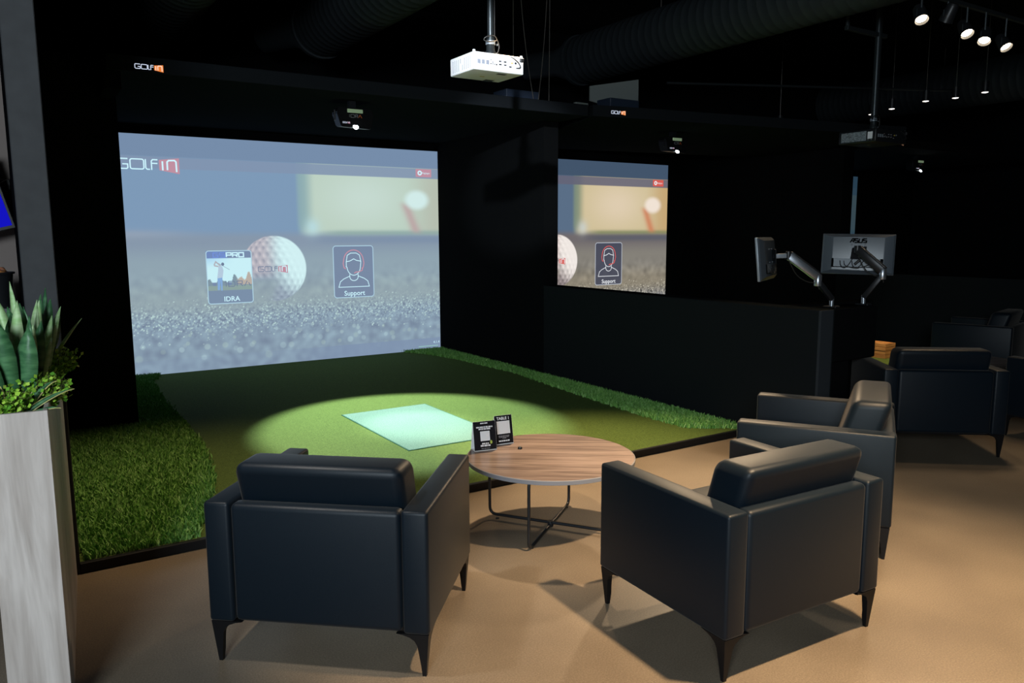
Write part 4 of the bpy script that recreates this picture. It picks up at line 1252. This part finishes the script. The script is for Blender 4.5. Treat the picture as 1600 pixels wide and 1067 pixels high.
def monitor_arm(base, elbow, joint, head, vesa, shell, label):
    t = thing('monitor_mount', label, 'mount', base)
    R = lambda p: Vector(p) - Vector(base)
    bm = B(); box(bm, -0.05, 0.05, -0.04, 0.04, 0.0, 0.012, 0.003, 1); box(bm, -0.03, 0.03, -0.055, -0.04, -0.05, 0.012, 0.003, 1); obj('clamp', bm, M['black_plastic'], t)
    bm = B(); lathe(bm, [(0, 0), (0.010, 0), (0.010, 0.012), (0, 0.014)], 10, Matrix.Translation((0, -0.055, -0.02)) @ Matrix.Rotation(PI / 2, 4, 'X')); obj('clamp_bolt', bm, M['silver'], t)
    e = R(elbow)
    bm = B(); tube(bm, [(0, 0, 0.012), (0, 0, e.z + 0.02)], 0.017, 14); obj('post', bm, M['silver'], t, 40)
    j = R(joint)
    bm = B(); bar(bm, e, j, 0.045, 0.04); obj('lower_arm', bm, M['black_plastic'], t, 40)
    bm = B(); lathe(bm, [(0, -0.035), (0.026, -0.035), (0.028, -0.03), (0.028, 0.045), (0.02, 0.055), (0, 0.055)], 16, Matrix.Translation(j)); obj('elbow_joint', bm, M['silver'], t, 40)
    h = R(head)
    bm = B(); bar(bm, j + Vector((0, 0, 0.03)), h, 0.05, 0.062, 0.012); obj('upper_arm', bm, shell, t, 40)
    up_ = (h - j).normalized().cross(Vector((h.y - j.y, -(h.x - j.x), 0)).normalized())
    if up_.z < 0:
        up_ = -up_
    bm = B(); bar(bm, j + Vector((0, 0, 0.03)) + up_ * 0.034, h + up_ * 0.034, 0.054, 0.010, 0.003); obj('upper_cover', bm, M['black_plastic'], t, 40)
    bm = B(); lathe(bm, [(0, -0.03), (0.024, -0.03), (0.026, 0.0), (0.024, 0.03), (0, 0.03)], 14, Matrix.Translation(h)); obj('head_joint', bm, M['black_plastic'], t, 40)
    v = R(vesa)
    bm = B(); bar(bm, h, v, 0.035, 0.035, 0.005); obj('tilt_head', bm, M['silver_paint'] if shell is M['silver'] else M['black_plastic'], t, 40)
    d = (v - h).normalized()
    mx = Matrix.Translation(v) @ d.to_track_quat('Z', 'Y').to_matrix().to_4x4()
    bm = B(); box(bm, -0.055, 0.055, -0.055, 0.055, -0.004, 0.0, 0, 1, mx); obj('mount_plate', bm, M['black_plastic'], t)
    bm = B()
    s = j * 0.3 + h * 0.7
    tube(bm, arc_pts([h + Vector((0, 0, -0.03)), h * 0.7 + j * 0.3 + Vector((0, 0, -0.10)), h * 0.3 + j * 0.7 + Vector((0, 0, -0.07)), j + Vector((0, 0, -0.01)), j + Vector((0.02, 0, -0.06))], 0.06, 5), 0.004, 6)
    obj('arm_cable', bm, M['cable'], t, 60)
    return t
monitor_arm((5.376, 3.735, 1.073), (5.376, 3.735, 1.135), (5.259, 3.783, 1.275), (5.062, 3.912, 1.475), (4.972, 3.977, 1.470), M['silver'], 'monitor arm with silver upper section on the low wall end')
monitor_arm((5.768, 3.720, 1.073), (5.768, 3.720, 1.13), (5.815, 3.60, 1.315), (5.748, 3.785, 1.515), (5.802, 3.808, 1.485), M['black_plastic'], 'all-black monitor arm at the right end of the low wall')

# ------------------------------------------------------------------ planter and plants
PX, PY, PA = 0.080, 2.915, -math.radians(4.5)
PW, PL, PH = 0.18, 1.27, 1.085
pl = thing('planter', 'tall narrow pale wood planter box at the left picture edge', 'planter', (PX, PY, 0), PA)
th = 0.014
bm = B(); box(bm, -PW, 0, 0, th, 0, PH, 0.001, 1); obj('front_panel', bm, M['planter_wood'], pl)
bm = B(); box(bm, -PW, 0, PL - th, PL, 0, PH, 0.001, 1); obj('rear_panel', bm, M['planter_wood'], pl)
bm = B(); box(bm, -th, 0, th, PL - th, 0, PH, 0.001, 1); obj('side_panel', bm, M['planter_wood'], pl)
bm = B(); box(bm, -PW, -PW + th, th, PL - th, 0, PH, 0.001, 1); obj('side_panel', bm, M['planter_wood'], pl)
bm = B(); box(bm, -PW + th, -th, th, PL - th, PH - 0.09, PH - 0.045); obj('soil', bm, M['soil'], pl)
RZ = Matrix.Rotation(PA, 3, 'Z')
def on_planter(lx, ly):
    v = RZ @ Vector((lx, ly, 0))
    return Vector((PX + v.x, PY + v.y, PH - 0.045))

def leaf_mesh(L, W, lean, az, twist, curl=0.25, n=7, margin=False, z0=0.0):
    """lance leaf rising from the origin, leaning by angle lean towards azimuth az"""
    bm = B()
    bmm = B() if margin else None
    axis_out = Vector((math.cos(az), math.sin(az), 0))
    side = Vector((-math.sin(az + twist), math.cos(az + twist), 0))
    pos = Vector((0, 0, z0))
    prev = None
    pm = None
    seg = L / n
    for k in range(n + 1):
        u = k / n
        wd = W * (0.55 + 0.45 * math.sin(min(1, u * 1.6) * PI / 2)) * (1 - max(0, (u - 0.5) / 0.5) ** 2.3)
        wd = max(wd, 0.0015)
        an = lean + curl * u * u * 2
        d = axis_out * math.sin(an) + Vector((0, 0, math.cos(an)))
        if k:
            pos = pos + d * seg
        nrm = d.cross(side).normalized()
        row = [pos - side * wd / 2, pos - nrm * wd * 0.16, pos + side * wd / 2]
        vs_ = [bm.verts.new(p) for p in row]
        if prev:
            for i in range(2):
                bm.faces.new((prev[i], prev[i + 1], vs_[i + 1], vs_[i]))
        prev = vs_
        if margin:
            mv = []
            for s in (-1, 1):
                a = pos + side * s * (wd / 2)
                b = pos + side * s * (wd / 2 + 0.0045)
                mv.append((bmm.verts.new(a + nrm * 0.0005), bmm.verts.new(b + nrm * 0.001)))
            if pm:
                for (a0, b0), (a1, b1) in zip(pm, mv):
                    bmm.faces.new((a0, b0, b1, a1))
            pm = mv
    return bm, bmm

def add_leaf(parent, m, L, W, lean, az, twist=0.0, curl=0.1, margin=False, off=(0, 0, 0)):
    bm, bmm = leaf_mesh(L, W, lean, az, twist, curl, margin=margin)
    bmesh.ops.translate(bm, verts=bm.verts[:], vec=off)
    o = obj('leaf', bm, m, parent, 60)
    o.modifiers.new('thickness', 'SOLIDIFY').thickness = 0.002
    if bmm:
        bmesh.ops.translate(bmm, verts=bmm.verts[:], vec=off)
        e = obj('leaf_margin', bmm, M['snake_margin'], o)
        e.modifiers.new('thickness', 'SOLIDIFY').thickness = 0.002
    return o

def snake_plant(lx, ly, label, leaves):
    t = thing('snake_plant', label, 'plant', on_planter(lx, ly), 0, None)
    for l in leaves:
        add_leaf(t, *l[:1], *l[1:6], curl=l[6] if len(l) > 6 else 0.06, margin=len(l) > 7 and l[7], off=l[8] if len(l) > 8 else (0, 0, 0))
    return t
D_, L_ = M['snake_dark'], M['snake_light']
# each: material, length, width, lean, azimuth, twist(blade facing), curl, margin, offset
def fan(seed, spec):
    r = random.Random(seed)
    out = []
    for (m, L, W, lean, az, ox, oy) in spec:
        out.append((m, L, W, lean, az, -0.57 + r.uniform(-0.55, 0.55) - az - PI / 2, r.uniform(0.02, 0.10), False, (ox, oy, 0)))
    return out
snake_plant(-0.10, 0.30, 'snake plant with broad dark leaves at the front of the planter', fan(1, [
    (D_, 0.40, 0.075, 0.05, 3.0, -0.03, 0.0), (D_, 0.34, 0.080, 0.12, 4.2, -0.02, -0.03), (D_, 0.30, 0.085, 0.10, 5.4, 0.02, -0.03),
    (L_, 0.385, 0.052, 0.10, 1.2, 0.00, 0.03), (D_, 0.33, 0.060, 0.06, 0.3, 0.03, 0.01), (D_, 0.27, 0.075, 0.2, 3.6, -0.05, -0.06)]))
snake_plant(-0.085, 0.52, 'snake plant with pale green pointed leaves in the middle of the planter', fan(2, [
    (L_, 0.40, 0.050, 0.05, 2.8, -0.03, 0.0), (L_, 0.34, 0.042, 0.10, 0.2, 0.015, -0.02), (L_, 0.37, 0.040, 0.08, 0.8, 0.02, 0.02),
    (D_, 0.30, 0.055, 0.12, 5.8, 0.02, -0.05), (D_, 0.35, 0.060, 0.05, 3.8, -0.01, 0.03), (L_, 0.24, 0.034, 0.24, 5.9, 0.03, -0.05), (L_, 0.36, 0.046, 0.12, 3.3, -0.05, -0.02), (L_, 0.30, 0.05, 0.16, 5.2, 0.0, -0.08), (D_, 0.33, 0.07, 0.05, 4.6, -0.03, -0.06), (L_, 0.31, 0.04, 0.2, 0.5, 0.04, 0.03)]))
snake_plant(-0.075, 0.76, 'snake plant with the tallest leaf tips near the dark column', fan(3, [
    (L_, 0.43, 0.046, 0.03, 2.0, -0.04, 0.0), (D_, 0.38, 0.055, 0.07, 0.0, 0.0, -0.01), (D_, 0.36, 0.058, 0.16, 0.3, 0.02, 0.01),
    (D_, 0.33, 0.050, 0.10, 3.5, -0.03, -0.03), (D_, 0.40, 0.045, 0.13, 0.9, 0.03, 0.04), (L_, 0.26, 0.034, 0.12, 0.1, 0.03, -0.02), (L_, 0.36, 0.045, 0.09, 5.6, 0.0, -0.05), (D_, 0.35, 0.06, 0.05, 4.4, -0.02, -0.06), (L_, 0.33, 0.036, 0.18, 0.2, 0.035, 0.02)]))
t = snake_plant(-0.06, 1.02, 'snake plant at the back of the planter touching the column', fan(4, [
    (D_, 0.33, 0.045, 0.10, 0.1, 0.0, 0.0), (D_, 0.30, 0.042, 0.22, 0.4, 0.02, 0.02), (D_, 0.31, 0.045, 0.05, 3.0, -0.02, 0.0), (L_, 0.30, 0.018, 0.55, 0.2, 0.0, -0.02), (D_, 0.28, 0.045, 0.3, 5.9, 0.0, -0.03)]))
t = thing('variegated_plant', 'low plant with yellow-edged strap leaves at the planter front', 'plant', on_planter(-0.09, 0.10))
for L, W, lean, az, ox, oy, cu in ((0.16, 0.030, 0.35, 0.3, 0.02, 0.05, 0.5), (0.17, 0.028, 0.25, 2.9, -0.02, 0.05, 0.5), (0.15, 0.028, 0.6, 3.4, -0.04, 0.0, 0.5), (0.19, 0.026, 0.9, 0.1, 0.0, 0.02, 0.25), (0.13, 0.03, 0.3, 1.2, 0.03, 0.12, 0.6), (0.14, 0.03, 0.95, 5.9, 0.0, -0.03, 0.35), (0.12, 0.028, 0.15, 1.5, -0.05, 0.03, 0.3)):
    add_leaf(t, D_, L, W, lean, az, -0.57 - az - PI / 2 + 0.5 * math.sin(az * 5), cu, True, (ox, oy, 0))

def bush(lx, ly, rx, ry, h, n, seed, label, dark=False):
    t = thing('boxwood_bush', label, 'plant', on_planter(lx, ly), 0, 'leafy bushes in the planter')
    rs = np.random.RandomState(seed)
    bms = B()
    bml = B()
    for i in range(n):
        a = rs.uniform(0, 2 * PI)
        rr = math.sqrt(rs.uniform(0, 1))
        ex, ey = rx * rr * math.cos(a), ry * rr * math.sin(a)
        tip = Vector((ex, ey, h * (0.45 + 0.55 * rs.uniform()) * (1 - 0.3 * rr)))
        base = Vector((ex * 0.25, ey * 0.25, 0))
        tube(bms, [base, (base + tip) / 2 + Vector((0, 0, 0.015)), tip], 0.0012, 4)
        for k in range(7):
            u = 0.35 + 0.65 * k / 6
            p = base.lerp(tip, u) + Vector(rs.normal(0, 0.004, 3))
            d = Vector((rs.normal(), rs.normal(), 0.5 + rs.normal() * 0.5)).normalized()
            s = d.orthogonal().normalized()
            L = rs.uniform(0.012, 0.020)
            W = L * 0.5
            f = [p, p + d * L * 0.5 + s * W, p + d * L, p + d * L * 0.5 - s * W]
            bml.faces.new([bml.verts.new(v) for v in f])
    obj('stems', bms, M['stem'], t)['kind'] = 'stuff'
    obj('foliage', bml, M['bush'], t)['kind'] = 'stuff'
    return t
bush(-0.03, 0.28, 0.10, 0.14, 0.14, 190, 21, 'bright green bush spilling over the planter right rim at the front')
bush(-0.12, 0.12, 0.075, 0.10, 0.12, 150, 22, 'bright green bush at the planter front left under the broad leaves')
bush(-0.05, 0.52, 0.075, 0.12, 0.14, 140, 23, 'yellowish green bush in the middle of the planter')
bush(-0.015, 0.92, 0.12, 0.13, 0.16, 150, 24, 'darker bush poking past the column from the planter back')

# ------------------------------------------------------------------ things beyond the column at the left
t = thing('wall_television', 'slim television with a blue picture, cut by the left picture edge', 'television', (-0.33, 5.40, 1.82))
mx = Matrix.Rotation(math.radians(-14), 4, 'Y')
bm = B(); box(bm, -0.36, 0.36, -0.02, 0.02, -0.22, 0.22, 0.004, 1, mx); obj('case', bm, M['black_plastic'], t)
bm = B(); box(bm, -0.345, 0.345, -0.022, -0.0195, -0.20, 0.205, 0, 1, mx); obj('display', bm, M['tv_blue'], t)
bm = B(); tube(bm, arc_pts([(0.1, 0.03, 0.0), (0.30, 0.12, 0.08), (0.40, 0.22, 0.05)], 0.08, 5), 0.018, 8); obj('bracket_arm', bm, M['black_plastic'], t, 60)
bm = B(); box(bm, 0.34, 0.395, 0.20, 0.249, -0.06, 0.16, 0.004, 1); obj('wall_plate', bm, M['black_plastic'], t)
bm = B(); tube(bm, arc_pts([(0.38, 0.2, 0.16), (0.32, 0.16, 0.12), (0.31, 0.17, 0.02), (0.38, 0.2, -0.02)], 0.06, 5), 0.003, 6); obj('cable', bm, M['steel_wire'], t, 60)
t = thing('service_counter', 'dark counter with a pale top behind the planter at far left', 'counter', (-0.75, 5.2, 0))
bm = B(); box(bm, -0.8, 0.78, -0.4, 0.42, 0, 1.22); obj('cabinet', bm, M['black_plastic'], t)
bm = B(); box(bm, -0.82, 0.79, -0.42, 0.43, 1.22, 1.25, 0.003, 1); obj('worktop', bm, M['card_white'], t)
t = thing('bin', 'small black bin with an orange item inside, on the counter at far left', 'bin', (-0.06, 5.18, 1.25))
bm = B(); lathe(bm, [(0.0, 0.0), (0.075, 0.0), (0.095, 0.19), (0.105, 0.19), (0.105, 0.20), (0.088, 0.20), (0.07, 0.02), (0, 0.02)], 20); obj('bucket', bm, M['black_plastic'], t, 40)
bm = B(); tube(bm, [(0.05 * math.cos(a), 0.05 * math.sin(a), 0.20 + 0.01 * math.sin(3 * a)) for a in [2 * PI * k / 14 for k in range(14)]], 0.018, 8, closed=True); obj('wrapper', bm, mat('orange_wrapper', (0.6, 0.25, 0.08), 0.5), t, 60)
